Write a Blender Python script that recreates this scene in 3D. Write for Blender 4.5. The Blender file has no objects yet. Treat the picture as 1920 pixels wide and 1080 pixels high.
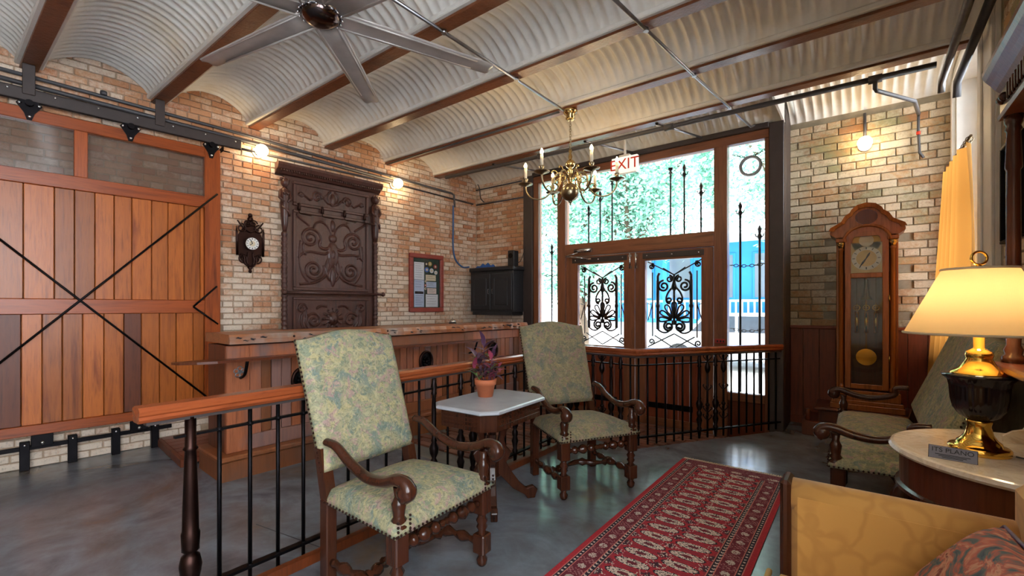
import bpy, math, random
import numpy as np
from mathutils import Vector, Matrix
random.seed(7); np.random.seed(7)
R = math.radians
scene = bpy.context.scene
COL = scene.collection

# ------------------------------------------------------------------ camera
cd = bpy.data.cameras.new('camera'); cam = bpy.data.objects.new('camera', cd); COL.objects.link(cam)
cam.location = (0, 0, 1.35); cam.rotation_euler = (R(90), 0, R(37.55))
cd.sensor_width = 36; cd.lens = 852/1920*36; cd.shift_y = 35/1920; cd.clip_start = .05; cd.clip_end = 200
scene.camera = cam
# ------------------------------------------------------------------ sky, sun, exposure
world = bpy.data.worlds.new('sky'); scene.world = world; world.use_nodes = True
bg = world.node_tree.nodes['Background']
bg.inputs[0].default_value = (.86, .93, 1, 1); bg.inputs[1].default_value = 3.0
sd = bpy.data.lights.new('sun', 'SUN'); sd.energy = 3.2; sd.angle = R(1); sd.color = (1, .95, .86)
sun = bpy.data.objects.new('sun', sd); COL.objects.link(sun); sun.rotation_euler = (R(20), R(-36), 0)
vs = scene.view_settings
vs.view_transform = 'Standard'; vs.look = 'None'; vs.gamma = 1; vs.use_curve_mapping = False; vs.exposure = 2.3

# ------------------------------------------------------------------ materials
def srgb(r, g, b):
    f = lambda c: (c/255/12.92 if c/255 <= .04045 else ((c/255+.055)/1.055)**2.4)
    return (f(r), f(g), f(b), 1)
MATS = {}
class N:
    def __init__(s, name):
        s.m = bpy.data.materials.new(name); s.m.use_nodes = True; s.t = s.m.node_tree
        s.b = s.t.nodes['Principled BSDF']; s.out = s.t.nodes['Material Output']; MATS[name] = s.m
    def n(s, typ, **kw):
        x = s.t.nodes.new('ShaderNode'+typ)
        for k, v in kw.items(): setattr(x, k, v)
        return x
    def l(s, a, b): s.t.links.new(a, b)
    def noise(s, vec, scale, detail=4, rough=.55, dist=0):
        x = s.n('TexNoise'); s.l(vec, x.inputs['Vector']); x.inputs['Scale'].default_value = scale
        x.inputs['Detail'].default_value = detail; x.inputs['Roughness'].default_value = rough; x.inputs['Distortion'].default_value = dist
        return x.outputs['Fac']
    def ramp(s, fac, stops):
        x = s.n('ValToRGB'); s.l(fac, x.inputs[0]); e = x.color_ramp.elements
        while len(e) < len(stops): e.new(.5)
        for i, (p, c) in enumerate(stops): e[i].position = p; e[i].color = c
        return x.outputs[0]
    def mix(s, fac, a, b, mode='MIX'):
        x = s.n('Mix', data_type='RGBA', blend_type=mode)
        for sock, v in ((x.inputs[0], fac), (x.inputs[6], a), (x.inputs[7], b)):
            if isinstance(v, (int, float)): sock.default_value = v
            elif isinstance(v, tuple): sock.default_value = v
            else: s.l(v, sock)
        return x.outputs[2]
    def math(s, op, a, b=0., c=None):
        x = s.n('Math', operation=op)
        for i, v in enumerate((a, b) if c is None else (a, b, c)):
            if isinstance(v, (int, float)): x.inputs[i].default_value = v
            else: s.l(v, x.inputs[i])
        return x.outputs[0]
    def mapr(s, v, a, b, c=0, d=1):
        x = s.n('MapRange'); s.l(v, x.inputs[0])
        for i, k in enumerate((a, b, c, d)): x.inputs[i+1].default_value = k
        return x.outputs[0]
    def bump(s, h, strength=.3, dist=.01):
        x = s.n('Bump'); s.l(h, x.inputs['Height']); x.inputs['Strength'].default_value = strength; x.inputs['Distance'].default_value = dist
        s.l(x.outputs[0], s.b.inputs['Normal'])
    def set(s, rough=.5, metal=0., color=None, spec=None):
        s.b.inputs['Roughness'].default_value = rough; s.b.inputs['Metallic'].default_value = metal
        if color is not None:
            if isinstance(color, tuple): s.b.inputs['Base Color'].default_value = color
            else: s.l(color, s.b.inputs['Base Color'])
        if spec is not None: s.b.inputs['Specular IOR Level'].default_value = spec
        return s.m

def plain(name, col, rough=.5, metal=0., vary=.12, scale=9, bump=0):
    k = N(name); tc = k.n('TexCoord').outputs['Object']
    f = k.noise(tc, scale, 5)
    d = tuple(c*(1-vary) for c in col[:3])+(1,); u = tuple(min(1, c*(1+vary)) for c in col[:3])+(1,)
    c = k.ramp(f, [(.3, d), (.7, u)])
    if bump: k.bump(k.noise(tc, scale*6, 3), bump, .004)
    return k.set(rough, metal, c)
def wood(name, c1, c2, rough=.4, axis=2, scale=6, vary=.35, knots=.0, dark=None):
    k = N(name); tc = k.n('TexCoord').outputs['Object']; oi = k.n('ObjectInfo').outputs['Random']
    mp = k.n('Mapping'); k.l(tc, mp.inputs[0])
    sc = [scale*2.2]*3; sc[axis] = scale*.16; mp.inputs['Scale'].default_value = sc
    cx = k.n('CombineXYZ')
    for i in range(3): k.l(k.math('MULTIPLY', oi, 37.1+11*i), cx.inputs[i])
    k.l(cx.outputs[0], mp.inputs['Location'])
    f = k.noise(mp.outputs[0], 1, 6, .6, .6); f2 = k.noise(mp.outputs[0], 5, 3, .6, .2)
    c = k.ramp(f, [(.25, c2), (.5, c1), (.72, tuple((a*.6+b*.4) for a, b in zip(c1, c2)))])
    c = k.mix(k.mapr(f2, .52, .75, 0, .45), c, tuple(v*.45 for v in c2[:3])+(1,))
    if dark is not None:   # blotches of dark stain / weathering
        c = k.mix(k.mapr(k.noise(tc, 2.3, 4), .52, .66, 0, .8), c, dark)
        if vary > .5: c = k.mix(k.mapr(oi, .66, .72, 0, .65), c, dark); c = k.mix(k.mapr(oi, .30, .26, 0, .5), c, W(176, 104, 54))
    hv = k.math('ADD', k.math('MULTIPLY', oi, vary), 1-vary*.55)
    hs = k.n('HueSaturation'); k.l(c, hs.inputs['Color']); k.l(hv, hs.inputs['Value'])
    k.bump(f2, .12, .004)
    return k.set(rough, 0, hs.outputs[0])
def metal(name, col, rough=.3, vary=.15): return plain(name, col, rough, 1., vary, 14)
def emis(name, col, strength):
    k = N(name); k.b.inputs['Emission Color'].default_value = col; k.b.inputs['Emission Strength'].default_value = strength
    return k.set(.5, 0, col)
def glass(name, tint=(1, 1, 1, 1), refl=.06):
    k = N(name); t = k.n('BsdfTransparent'); t.inputs[0].default_value = tint
    g = k.n('BsdfGlossy'); g.inputs['Roughness'].default_value = .02
    fr = k.n('Fresnel'); fr.inputs[0].default_value = 1.45
    mx = k.n('MixShader'); k.l(fr.outputs[0], mx.inputs[0]); k.l(t.outputs[0], mx.inputs[1]); k.l(g.outputs[0], mx.inputs[2])
    k.l(mx.outputs[0], k.out.inputs[0]); return k.m
def vcol(name, rough=.8, sheen=0., bump=0):
    k = N(name); a = k.n('VertexColor'); a.layer_name = 'Col'
    tc = k.n('TexCoord').outputs['Object']; f = k.noise(tc, 140, 2)
    c = k.mix(k.mapr(f, .3, .7, 0, .35), a.outputs[0], (.02, .01, .02, 1), 'MIX')
    if bump: k.bump(f, bump, .003)
    return k.set(rough, 0, c)

def brick_mat(name, cols, paint, paint_lo, paint_hi, green=None, greenlo=.6, zlow=.0):
    k = N(name); pos = k.n('NewGeometry').outputs['Position']; isl = k.n('NewGeometry').outputs['Random Per Island']
    oi = k.n('ObjectInfo').outputs['Random']
    rnd = k.math('FRACT', k.math('ADD', k.math('MULTIPLY', isl, 3.7), k.math('MULTIPLY', oi, 5.3)))
    c = k.ramp(rnd, [(i/(len(cols)-1), q) for i, q in enumerate(cols)])
    big = k.noise(pos, .9, 5, .6, .4); fine = k.noise(pos, 26, 5, .7)
    if green is not None:
        gm = k.mapr(k.math('ADD', k.noise(pos, 1.7, 5, .6, .8), k.math('MULTIPLY', fine, .25)), greenlo, greenlo+.14)
        c = k.mix(k.math('MULTIPLY', gm, .75), c, green)
    if zlow:
        sep = k.n('SeparateXYZ'); k.l(pos, sep.inputs[0]); big = k.math('ADD', big, k.mapr(sep.outputs[2], 2.1, 1.0, 0, zlow))
    pm = k.math('ADD', big, k.math('MULTIPLY', k.math('SUBTRACT', rnd, .5), .3)); pm = k.math('ADD', pm, k.math('MULTIPLY', k.math('SUBTRACT', fine, .5), .55))
    c = k.mix(k.mapr(pm, paint_lo, paint_hi, 0, .88), c, paint)
    c = k.mix(k.mapr(k.noise(pos, 60, 3), .55, .72, 0, .35), c, (.08, .045, .03, 1))
    k.bump(fine, .5, .006)
    return k.set(.85, 0, c)

W = srgb
wood('barn_wood', W(182, 98, 36), W(124, 54, 16), .33, 2, 7, .5)
wood('barn_frame', W(162, 76, 28), W(104, 42, 15), .33, 0, 7, .25)
wood('barn_frame_v', W(172, 82, 30), W(110, 44, 16), .33, 2, 7, .25)
wood('barn_dark', W(108, 50, 20), W(66, 30, 14), .4, 2, 7, .3)
wood('mahogany', W(104, 52, 30), W(60, 28, 16), .3, 2, 6, .2)
wood('chair_wood', W(72, 37, 23), W(36, 19, 12), .22, 2, 8, .15)
wood('carved_wood', W(84, 50, 42), W(46, 28, 24), .36, 2, 6, .12)
wood('clock_wood', W(158, 92, 44), W(108, 58, 26), .25, 2, 6, .12)
wood('facade_wood', W(136, 84, 56), W(90, 54, 36), .4, 2, 5, .2)
wood('facade_wood_h', W(136, 84, 56), W(90, 54, 36), .4, 0, 5, .2)
wood('wainscot', W(136, 64, 36), W(92, 40, 22), .45, 2, 6, .3)
wood('counter_wood', W(168, 96, 60), W(98, 52, 34), .5, 2, 7, .9, dark=W(104, 92, 92))
wood('counter_slab', W(168, 104, 64), W(108, 60, 34), .45, 0, 5, .1, dark=W(150, 140, 132))
wood('hand_rail', W(156, 78, 42), W(110, 48, 25), .22, 1, 6, .1)
wood('hand_rail_x', W(160, 84, 50), W(118, 54, 30), .22, 0, 6, .1)
wood('board_frame', W(150, 66, 54), W(116, 44, 36), .4, 0, 6, .1)
wood('plank_floor', W(120, 56, 34), W(78, 34, 22), .4, 0, 6, .3)
metal('iron', W(52, 44, 44), .42); metal('dark_iron', W(34, 32, 34), .5); metal('bronze_iron', W(58, 40, 36), .4)
metal('galvanised', W(150, 150, 154), .35); metal('brass', W(190, 164, 112), .22); metal('old_brass', W(150, 136, 112), .28)
metal('polished_brass', W(250, 200, 96), .12, .05); metal('steel', W(205, 205, 208), .22)
plain('fan_metal', W(176, 168, 164), .3, .2); metal('fan_hub', W(96, 82, 80), .18)
plain('steel_paint', W(62, 52, 50), .5); plain('pipe_paint', W(70, 68, 72), .45); plain('black_paint', W(30, 31, 36), .5)
plain('white_paint', W(236, 232, 226), .5, 0, .04); plain('candle', W(236, 226, 206), .5, 0, .04); plain('sign_white', W(235, 232, 226), .4, 0, .03)
plain('marble_grey', W(186, 190, 196), .25, 0, .1, 5); plain('terracotta', W(198, 112, 74), .7, 0, .12, 8); plain('soil', W(52, 36, 28), .95, 0, .4, 60)
plain('green_felt', W(46, 66, 56), .9); plain('paper', W(222, 224, 228), .8, 0, .05); plain('paper_cream', W(222, 206, 176), .8, 0, .05); plain('paper_blue', W(188, 200, 224), .8, 0, .05); plain('paper_pink', W(226, 206, 198), .8, 0, .05)
plain('ink', W(40, 40, 46), .8); plain('patch_blue', W(70, 110, 190), .7); plain('patch_gold', W(206, 172, 90), .7); plain('patch_red', W(170, 60, 60), .7)
plain('blue_cable', W(60, 96, 150), .5); plain('blue_cloth', W(40, 92, 170), .8)
plain('leaf_purple', W(88, 56, 84), .45, 0, .3, 30); plain('leaf_red', W(150, 58, 84), .45, 0, .3, 30); plain('leaf_green', W(110, 136, 70), .45, 0, .3, 30)
plain('street', W(206, 204, 198), .9, 0, .06, .8); plain('blue_wall', W(38, 136, 214), .7, 0, .05, 2); plain('house_white', W(230, 232, 232), .8, 0, .03, 2); plain('house_window', W(110, 120, 130), .2, 0, .1, 1)
plain('car_white', W(226, 232, 238), .3, 0, .02); plain('car_glass', W(60, 70, 80), .1); plain('rubber', W(30, 30, 32), .8); plain('bark', W(92, 78, 64), .9, 0, .3, 8, .5)
plain('tree_leaf', W(132, 186, 166), .6, 0, .35, 3); plain('mortar', W(172, 148, 124), .95, 0, .2, 14, .4); plain('mortar_grey', W(150, 138, 116), .95, 0, .25, 8, .4)
plain('urn_black', W(30, 22, 26), .12, 0, .2, 20); plain('exit_red', W(226, 60, 30), .5); plain('red_plate', W(170, 50, 46), .5)
plain('sign_metal', W(120, 118, 132), .35); plain('concrete_side', W(110, 104, 98), .8, 0, .2, 5)
emis('sign_glow', W(240, 236, 226), .16); emis('bulb', (1, .74, .4, 1), 8); emis('candle_flame', (1, .7, .34, 1), 60); emis('lamp_bulb', (1, .8, .52, 1), 15)
plain('dial_gold', W(196, 158, 92), .35, .35); plain('dial_silver', W(196, 184, 160), .35, .35); glass('pane'); glass('clock_glass')
plain('screen_pane', W(120, 104, 92), .2)
# wire-glass / dusty pane of the barn door
k = N('dusty_pane'); t = k.n('BsdfTransparent'); d = k.n('BsdfDiffuse'); d.inputs[0].default_value = W(120, 100, 88); g = k.n('BsdfGlossy'); g.inputs['Roughness'].default_value = .12
mx = k.n('MixShader'); mx.inputs[0].default_value = .3; k.l(t.outputs[0], mx.inputs[1]); k.l(d.outputs[0], mx.inputs[2])
m2 = k.n('MixShader'); m2.inputs[0].default_value = .1; k.l(mx.outputs[0], m2.inputs[1]); k.l(g.outputs[0], m2.inputs[2]); k.l(m2.outputs[0], k.out.inputs[0])
# lamp shade
k = N('lamp_shade'); d = k.n('BsdfDiffuse'); d.inputs[0].default_value = W(232, 206, 160); tr = k.n('BsdfTranslucent'); tr.inputs[0].default_value = W(240, 206, 150)
tc = k.n('TexCoord').outputs['Object']; wv = k.n('TexWave'); wv.inputs['Scale'].default_value = 60; k.l(tc, wv.inputs[0])
bp = k.n('Bump'); bp.inputs['Strength'].default_value = .15; k.l(wv.outputs[1], bp.inputs['Height']); k.l(bp.outputs[0], d.inputs['Normal'])
mx = k.n('MixShader'); mx.inputs[0].default_value = .4; k.l(d.outputs[0], mx.inputs[1]); k.l(tr.outputs[0], mx.inputs[2]); k.l(mx.outputs[0], k.out.inputs[0])
# curtain
k = N('curtain_cloth'); d = k.n('BsdfDiffuse'); d.inputs[0].default_value = W(196, 150, 88); tr = k.n('BsdfTranslucent'); tr.inputs[0].default_value = W(178, 122, 56)
mx = k.n('MixShader'); mx.inputs[0].default_value = .5; k.l(d.outputs[0], mx.inputs[1]); k.l(tr.outputs[0], mx.inputs[2]); k.l(mx.outputs[0], k.out.inputs[0])
# polished concrete floor
k = N('concrete_floor'); pos = k.n('NewGeometry').outputs['Position']
a = k.noise(pos, 1.1, 7, .62, .6); b = k.noise(pos, 4, 7, .68, .4)
col = k.ramp(a, [(.34, W(84, 88, 94)), (.48, W(122, 130, 140)), (.6, W(108, 108, 110)), (.7, W(118, 102, 86))])
col = k.mix(k.mapr(b, .4, .75, 0, .6), col, W(78, 76, 76))
k.bump(a, .03, .004); k.set(.24, 0, col); k.l(k.mapr(b, .3, .7, .14, .26), k.b.inputs['Roughness']); k.b.inputs['Specular IOR Level'].default_value = .8
# corrugated ceiling paint, dirty white with tan stains
k = N('ceiling_paint'); pos = k.n('NewGeometry').outputs['Position']
a = k.noise(pos, 1.1, 5, .6, .3); b = k.noise(pos, 12, 5, .6)
col = k.ramp(a, [(.3, W(206, 204, 202)), (.55, W(226, 222, 216)), (.78, W(214, 196, 168))]); col = k.mix(k.mapr(b, .5, .8, 0, .25), col, W(176, 168, 158))
k.bump(b, .25, .006); k.set(.5, 0, col)
# rust-brown beam paint
k = N('beam_paint'); pos = k.n('NewGeometry').outputs['Position']
col = k.ramp(k.noise(pos, 3, 6, .65), [(.3, W(74, 38, 24)), (.55, W(120, 70, 42)), (.75, W(96, 54, 34))]); k.bump(k.noise(pos, 50, 4), .5, .006); k.set(.28, 0, col)
brick_mat('brick_warm', [W(180, 122, 88), W(196, 146, 108), W(188, 134, 98), W(202, 158, 122), W(172, 112, 80)], W(224, 208, 190), .40, .66, W(156, 158, 118), .74, .2)
brick_mat('brick_pale', [W(150, 100, 66), W(190, 152, 106), W(176, 136, 96), W(140, 92, 62), W(198, 170, 128)], W(214, 200, 174), .34, .60, W(128, 140, 108), .62)
brick_mat('brick_paver', [W(104, 62, 48), W(128, 78, 58), W(96, 62, 54), W(140, 92, 70), W(84, 56, 50)], W(140, 120, 110), .7, .9)
# tapestry
def tapestry(name, warm):
    k = N(name); tc = k.n('TexCoord').outputs['Object']
    n1 = k.noise(tc, 8, 2, .5, .8); n2 = k.noise(tc, 24, 3, .6, 1.6); n3 = k.noise(tc, 46, 3, .6, 2); n4 = k.noise(tc, 13, 3, .6, 1.2)
    mp = k.n('Mapping'); k.l(tc, mp.inputs[0]); mp.inputs['Location'].default_value = (5.2, 1.3, 7.7); n5 = k.noise(mp.outputs[0], 15, 3, .6, 1.4)
    base = k.ramp(n1, [(.36, W(116, 132, 122)), (.46, W(140, 144, 118)), (.55, W(160, 154, 120)), (.64, W(126, 136, 112))])
    c = k.mix(k.mapr(n4, .53, .60, 0, .8), base, W(180, 168, 122)); c = k.mix(k.mapr(n5, .55, .62, 0, .8), c, W(168, 134, 132)); c = k.mix(k.mapr(n5, .34, .42, .75, 0), c, W(96, 116, 108))
    c = k.mix(k.mapr(n2, .55, .6, 0, .5), c, W(190, 180, 142)); c = k.mix(k.mapr(n3, .38, .45, .6, 0), c, W(100, 104, 84)); c = k.mix(k.mapr(n3, .6, .66, 0, .45), c, W(214, 176, 158))
    c = k.mix(warm, c, W(104, 76, 44)); k.bump(n3, .2, .003)
    return k.set(.8, 0, c)
tapestry('tapestry', .1); tapestry('tapestry_shaded', .42)  # browner copy has the farther chair's dimmer light put into its colour
# gold damask of the sofa
k = N('gold_damask'); tc = k.n('TexCoord').outputs['Object']; vo = k.n('TexVoronoi', feature='DISTANCE_TO_EDGE'); vo.inputs['Scale'].default_value = 7
nz = k.n('TexNoise'); nz.inputs['Scale'].default_value = 5; k.l(tc, nz.inputs[0]); va = k.n('VectorMath', operation='MULTIPLY_ADD'); k.l(nz.outputs[1], va.inputs[0]); va.inputs[1].default_value = (.35, .35, .35); k.l(tc, va.inputs[2]); k.l(va.outputs[0], vo.inputs['Vector'])
col = k.mix(k.mapr(vo.outputs[0], .03, .12, .55, 0), W(208, 152, 76), W(186, 130, 62)); k.set(.75, 0, col); k.b.inputs['Sheen Weight'].default_value = .2
plain('gold_cushion', W(222, 178, 100), .75, 0, .06, 8)
k = N('floral_pillow'); tc = k.n('TexCoord').outputs['Object']; n1 = k.noise(tc, 9, 3, .6, 2.5)
col = k.ramp(n1, [(.3, W(52, 66, 84)), (.42, W(96, 104, 100)), (.5, W(186, 96, 76)), (.58, W(206, 150, 120)), (.68, W(120, 52, 48))]); k.bump(n1, .2, .004); k.set(.85, 0, col)
# cream marble
k = N('marble_cream'); tc = k.n('TexCoord').outputs['Object']; n1 = k.noise(tc, 6, 6, .7, 2.5)
k.set(.2, 0, k.ramp(n1, [(.35, W(206, 190, 168)), (.5, W(232, 220, 202)), (.62, W(222, 204, 178))]))
vcol('rug_pile', .95, 0, .3); vcol('print', .5)
plain('picture_art', W(206, 196, 172), .6, 0, .4, 3)

# ------------------------------------------------------------------ mesh helpers
class MB:
    def __init__(s): s.v = []; s.f = []; s.sm = []
    def add(s, vs, fs, smooth=False):
        o = len(s.v); s.v += [tuple(p) for p in vs]; s.f += [tuple(i+o for i in f) for f in fs]; s.sm += [smooth]*len(fs); return s
    def box(s, x0, x1, y0, y1, z0, z1, ch=0.):
        if ch <= 0:
            return s.add([(x0, y0, z0), (x1, y0, z0), (x1, y1, z0), (x0, y1, z0), (x0, y0, z1), (x1, y0, z1), (x1, y1, z1), (x0, y1, z1)],
                         [(0, 3, 2, 1), (4, 5, 6, 7), (0, 1, 5, 4), (1, 2, 6, 5), (2, 3, 7, 6), (3, 0, 4, 7)])
        X, Y, Z = (x0, x1), (y0, y1), (z0, z1); vs = []; idx = {}
        sg = (1, -1)
        for i in (0, 1):
            for j in (0, 1):
                for q in (0, 1):
                    for ax in range(3):
                        p = [X[i]+sg[i]*ch, Y[j]+sg[j]*ch, Z[q]+sg[q]*ch]; p[ax] = (X[i], Y[j], Z[q])[ax]
                        idx[i, j, q, ax] = len(vs); vs.append(p)
        fs = []
        I = lambda i, j, q, a: idx[i, j, q, a]
        fs += [(I(0,0,0,0), I(0,0,1,0), I(0,1,1,0), I(0,1,0,0)), (I(1,0,0,0), I(1,1,0,0), I(1,1,1,0), I(1,0,1,0)),
               (I(0,0,0,1), I(1,0,0,1), I(1,0,1,1), I(0,0,1,1)), (I(0,1,0,1), I(0,1,1,1), I(1,1,1,1), I(1,1,0,1)),
               (I(0,0,0,2), I(0,1,0,2), I(1,1,0,2), I(1,0,0,2)), (I(0,0,1,2), I(1,0,1,2), I(1,1,1,2), I(0,1,1,2))]
        for i in (0, 1):
            for j in (0, 1):
                fs.append((I(i,j,0,0), I(i,j,1,0), I(i,j,1,1), I(i,j,0,1)))
                fs.append((I(i,0,j,0), I(i,1,j,0), I(i,1,j,2), I(i,0,j,2)))
                fs.append((I(0,i,j,1), I(1,i,j,1), I(1,i,j,2), I(0,i,j,2)))
                for q in (0, 1): fs.append((I(i,j,q,0), I(i,j,q,1), I(i,j,q,2)))
        return s.add(vs, fs)
    def tube(s, pts, r, seg=8, cap=True, closed=False, flat=1.):
        P = [Vector(p) for p in pts]; n = len(P)
        rr = r if isinstance(r, (list, tuple)) else [r]*n
        T = []
        for i in range(n):
            a = P[(i+1) % n]-P[i-1] if closed else P[min(i+1, n-1)]-P[max(i-1, 0)]
            T.append(a.normalized() if a.length > 1e-9 else Vector((0, 0, 1)))
        u = T[0].orthogonal().normalized()
        if abs(T[0].z) < .9: u = T[0].cross(Vector((0, 0, 1))).normalized()
        vs = []
        for i in range(n):
            u = (u-T[i]*u.dot(T[i])); u = u.normalized() if u.length > 1e-6 else T[i].orthogonal().normalized()
            w = T[i].cross(u)
            for k in range(seg):
                a = 2*math.pi*(k+.5)/seg; vs.append(P[i]+u*(rr[i]*math.cos(a))+w*(rr[i]*flat*math.sin(a)))
        fs = []
        for i in range(n if closed else n-1):
            j = (i+1) % n
            for k in range(seg): fs.append((i*seg+k, i*seg+(k+1) % seg, j*seg+(k+1) % seg, j*seg+k))
        s.add(vs, fs, seg > 4)
        if cap and not closed:
            o = len(s.v)-n*seg
            s.f += [tuple(o+k for k in reversed(range(seg))), tuple(o+(n-1)*seg+k for k in range(seg))]; s.sm += [False, False]
        return s
    def lathe(s, prof, c=(0, 0, 0), seg=16, sx=1., sy=1.):
        n = len(prof); vs = []
        for r, z in prof:
            for k in range(seg):
                a = 2*math.pi*k/seg; vs.append((c[0]+r*sx*math.cos(a), c[1]+r*sy*math.sin(a), c[2]+z))
        fs = [(i*seg+k, i*seg+(k+1) % seg, (i+1)*seg+(k+1) % seg, (i+1)*seg+k) for i in range(n-1) for k in range(seg)]
        s.add(vs, fs, True); o = len(s.v)-n*seg
        if prof[0][0] > 1e-5: s.f.append(tuple(o+k for k in reversed(range(seg)))); s.sm.append(False)
        if prof[-1][0] > 1e-5: s.f.append(tuple(o+(n-1)*seg+k for k in range(seg))); s.sm.append(False)
        return s
    def prism(s, pts, d0, d1, plane='xz'):   # outline extruded along the third axis
        n = len(pts)
        def P(a, b, d): return (a, d, b) if plane == 'xz' else ((d, a, b) if plane == 'yz' else (a, b, d))
        s.add([P(a, b, d0) for a, b in pts]+[P(a, b, d1) for a, b in pts],
              [tuple(range(n)), tuple(range(2*n-1, n-1, -1))]+[(i, i+n, (i+1) % n+n, (i+1) % n) for i in range(n)])
        return s
    def sphere(s, c, r, seg=8, rings=6, sz=1.):
        prof = [(max(r*math.sin(math.pi*i/rings), 1e-6 if i in (0, rings) else 0), -r*sz*math.cos(math.pi*i/rings)) for i in range(rings+1)]
        return s.lathe(prof, c, seg)
    def quad(s, a, b, c, d): return s.add([a, b, c, d], [(0, 1, 2, 3)])
    def mesh(s, name, mat):
        me = bpy.data.meshes.new(name); me.from_pydata(s.v, [], s.f)
        if any(s.sm): me.polygons.foreach_set('use_smooth', s.sm)
        if mat: me.materials.append(MATS[mat])
        me.update(); return me
    def build(s, name, mat, parent=None, loc=(0, 0, 0), rz=0, fix=True):
        me = s.mesh(name, mat)
        if fix: fixn(me)
        return link(name, me, parent, loc, rz)
def fixn(me):
    import bmesh
    b = bmesh.new(); b.from_mesh(me); bmesh.ops.recalc_face_normals(b, faces=b.faces); b.to_mesh(me); b.free()
def link(name, me, parent=None, loc=(0, 0, 0), rz=0):
    o = bpy.data.objects.new(name, me); COL.objects.link(o); o.location = loc; o.rotation_euler = (0, 0, rz); o.parent = parent; return o
def tag(o, label, cat, group=None):
    o['label'] = label; o['category'] = cat
    if group: o['group'] = group
    return o
def thing(name, label, cat, loc=(0, 0, 0), rz=0, group=None):
    return tag(link(name, None, None, loc, rz), label, cat, group)
def struct(o): o['kind'] = 'structure'; return o
def stuff(o): o['kind'] = 'stuff'; return o
def copy_tree(o, parent=None):
    c = o.copy(); COL.objects.link(c); c.parent = parent
    for ch in list(o.children): copy_tree(ch, c)
    return c
def text_mesh(txt, size, depth=.002):
    cu = bpy.data.curves.new('lettering', 'FONT'); cu.body = txt; cu.size = size; cu.extrude = depth; cu.align_x = 'CENTER'; cu.align_y = 'CENTER'
    o = bpy.data.objects.new('lettering', cu); COL.objects.link(o)
    me = bpy.data.meshes.new_from_object(o.evaluated_get(bpy.context.evaluated_depsgraph_get()))
    bpy.data.objects.remove(o); return me
def text(txt, size, mat, parent, loc, rot, name='lettering', depth=.002):
    me = text_mesh(txt, size, depth); me.materials.clear(); me.materials.append(MATS[mat])
    o = link(name, me, parent, loc); o.rotation_euler = rot; return o
def spiral(cx, cz, r0, r1, a0, turns, n=26):
    return [(cx+(r0+(r1-r0)*i/n)*math.cos(a0+turns*2*math.pi*i/n), cz+(r0+(r1-r0)*i/n)*math.sin(a0+turns*2*math.pi*i/n)) for i in range(n+1)]
def bez(p0, p1, p2, p3, n=14):
    out = []
    for i in range(n+1):
        t = i/n; q = 1-t
        out.append(tuple(q**3*a+3*q*q*t*b+3*q*t*t*c+t**3*d for a, b, c, d in zip(p0, p1, p2, p3)))
    return out
def catmull(P, n=6):
    P = [Vector(p) for p in P]; out = []
    for i in range(len(P)-1):
        a, b, c, d = P[max(i-1, 0)], P[i], P[i+1], P[min(i+2, len(P)-1)]
        for k in range(n):
            t = k/n; out.append(.5*((2*b)+(c-a)*t+(2*a-5*b+4*c-d)*t*t+(3*b-a-3*c+d)*t**3))
    return out+[P[-1]]

# frames: left wall (skew), local x along the wall away from camera, -y into the room
LA = R(4.55); LDx, LDy = math.sin(LA), math.cos(LA); LP = (-5.54, .391); LRZ = math.pi/2-LA
def LW(s, out, z=0.): return (LP[0]+s*LDx+out*LDy, LP[1]+s*LDy-out*LDx, z)
def lwx(y): return LP[0]+(y-LP[1])*LDx/LDy

# ================================================================== STRUCTURE
RWX = .73; YF = 5.70; YB = 6.25; ZB = 3.33
# ---- floor: polished concrete, and the sunken brick ramp behind the railing
RY0 = 2.75
RA, RB_, RC = (-2.33, 4.18), (-1.70, 4.13), (-.70, 5.70)
def rampz(y): return -.15*max(0, min(1, (y-RY0)/(YF-RY0)))
m = MB()
def slab(m, pts, z0=-.3):
    n = len(pts); m.add([(x, y, 0) for x, y in pts]+[(x, y, z0) for x, y in pts], [tuple(range(n))]+[(i, (i+1) % n, (i+1) % n+n, i+n) for i in range(n)])
slab(m, [(-6, -2.6), (RWX+.05, -2.6), (RWX+.05, RY0), (-2.33, RY0), (-6, RY0)])
slab(m, [(-2.33, RY0), (RWX+.05, RY0), (RWX+.05, 6.4), (-.7, 6.4), RC, RB_, RA])
fl = struct(m.build('floor', 'concrete_floor'))
m = MB(); m.add([(-2.98, 1.27, .0006), (-2.972, 1.264, .0006), (-2.392, 1.363, .0006), (-2.4, 1.37, .0006)], [(0, 1, 2, 3)]); jt = m
m = MB(); pts = [(-6, RY0), (-2.33, RY0), RA, RB_, RC, (-.7, 5.76), (-6, 5.76)]
m.add([(x, y, rampz(y)-.006) for x, y in pts]+[(x, y, -.3) for x, y in pts], [tuple(range(7)), tuple(range(13, 6, -1))]+[(i, i+7, (i+1) % 7+7, (i+1) % 7) for i in range(7)])
entry = struct(m.build('floor_entry', 'concrete_side'))
def brick_mesh(name, L, D, Hh, mat, c=.005):
    b = MB(); b.box(-L/2, L/2, -D/2, D/2, -Hh/2, Hh/2, c); return b.mesh(name, mat)
# pavers, laid in running bond across the ramp (only where the photograph sees them)
pm = brick_mesh('paver', .192, .092, .04, 'brick_paver', .004); row = 0; y = 3.05
def inramp(x, y):
    if y < 4.12: return x < -2.42
    if y < 4.2: return x < -1.75
    t = (y-4.13)/(5.7-4.13); return x < -1.70+t*1.0-.16
while y < 5.6:
    x = -3.62+(row % 2)*.1
    while x < -.8:
        if inramp(x+.1, y):
            o = link('brick', pm, entry, (x, y, rampz(y)-.008+random.uniform(-.003, .003))); o.rotation_euler = (math.atan(-.15/2.95), 0, random.uniform(-.01, .01))
        x += .2
    y += .1; row += 1

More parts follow.
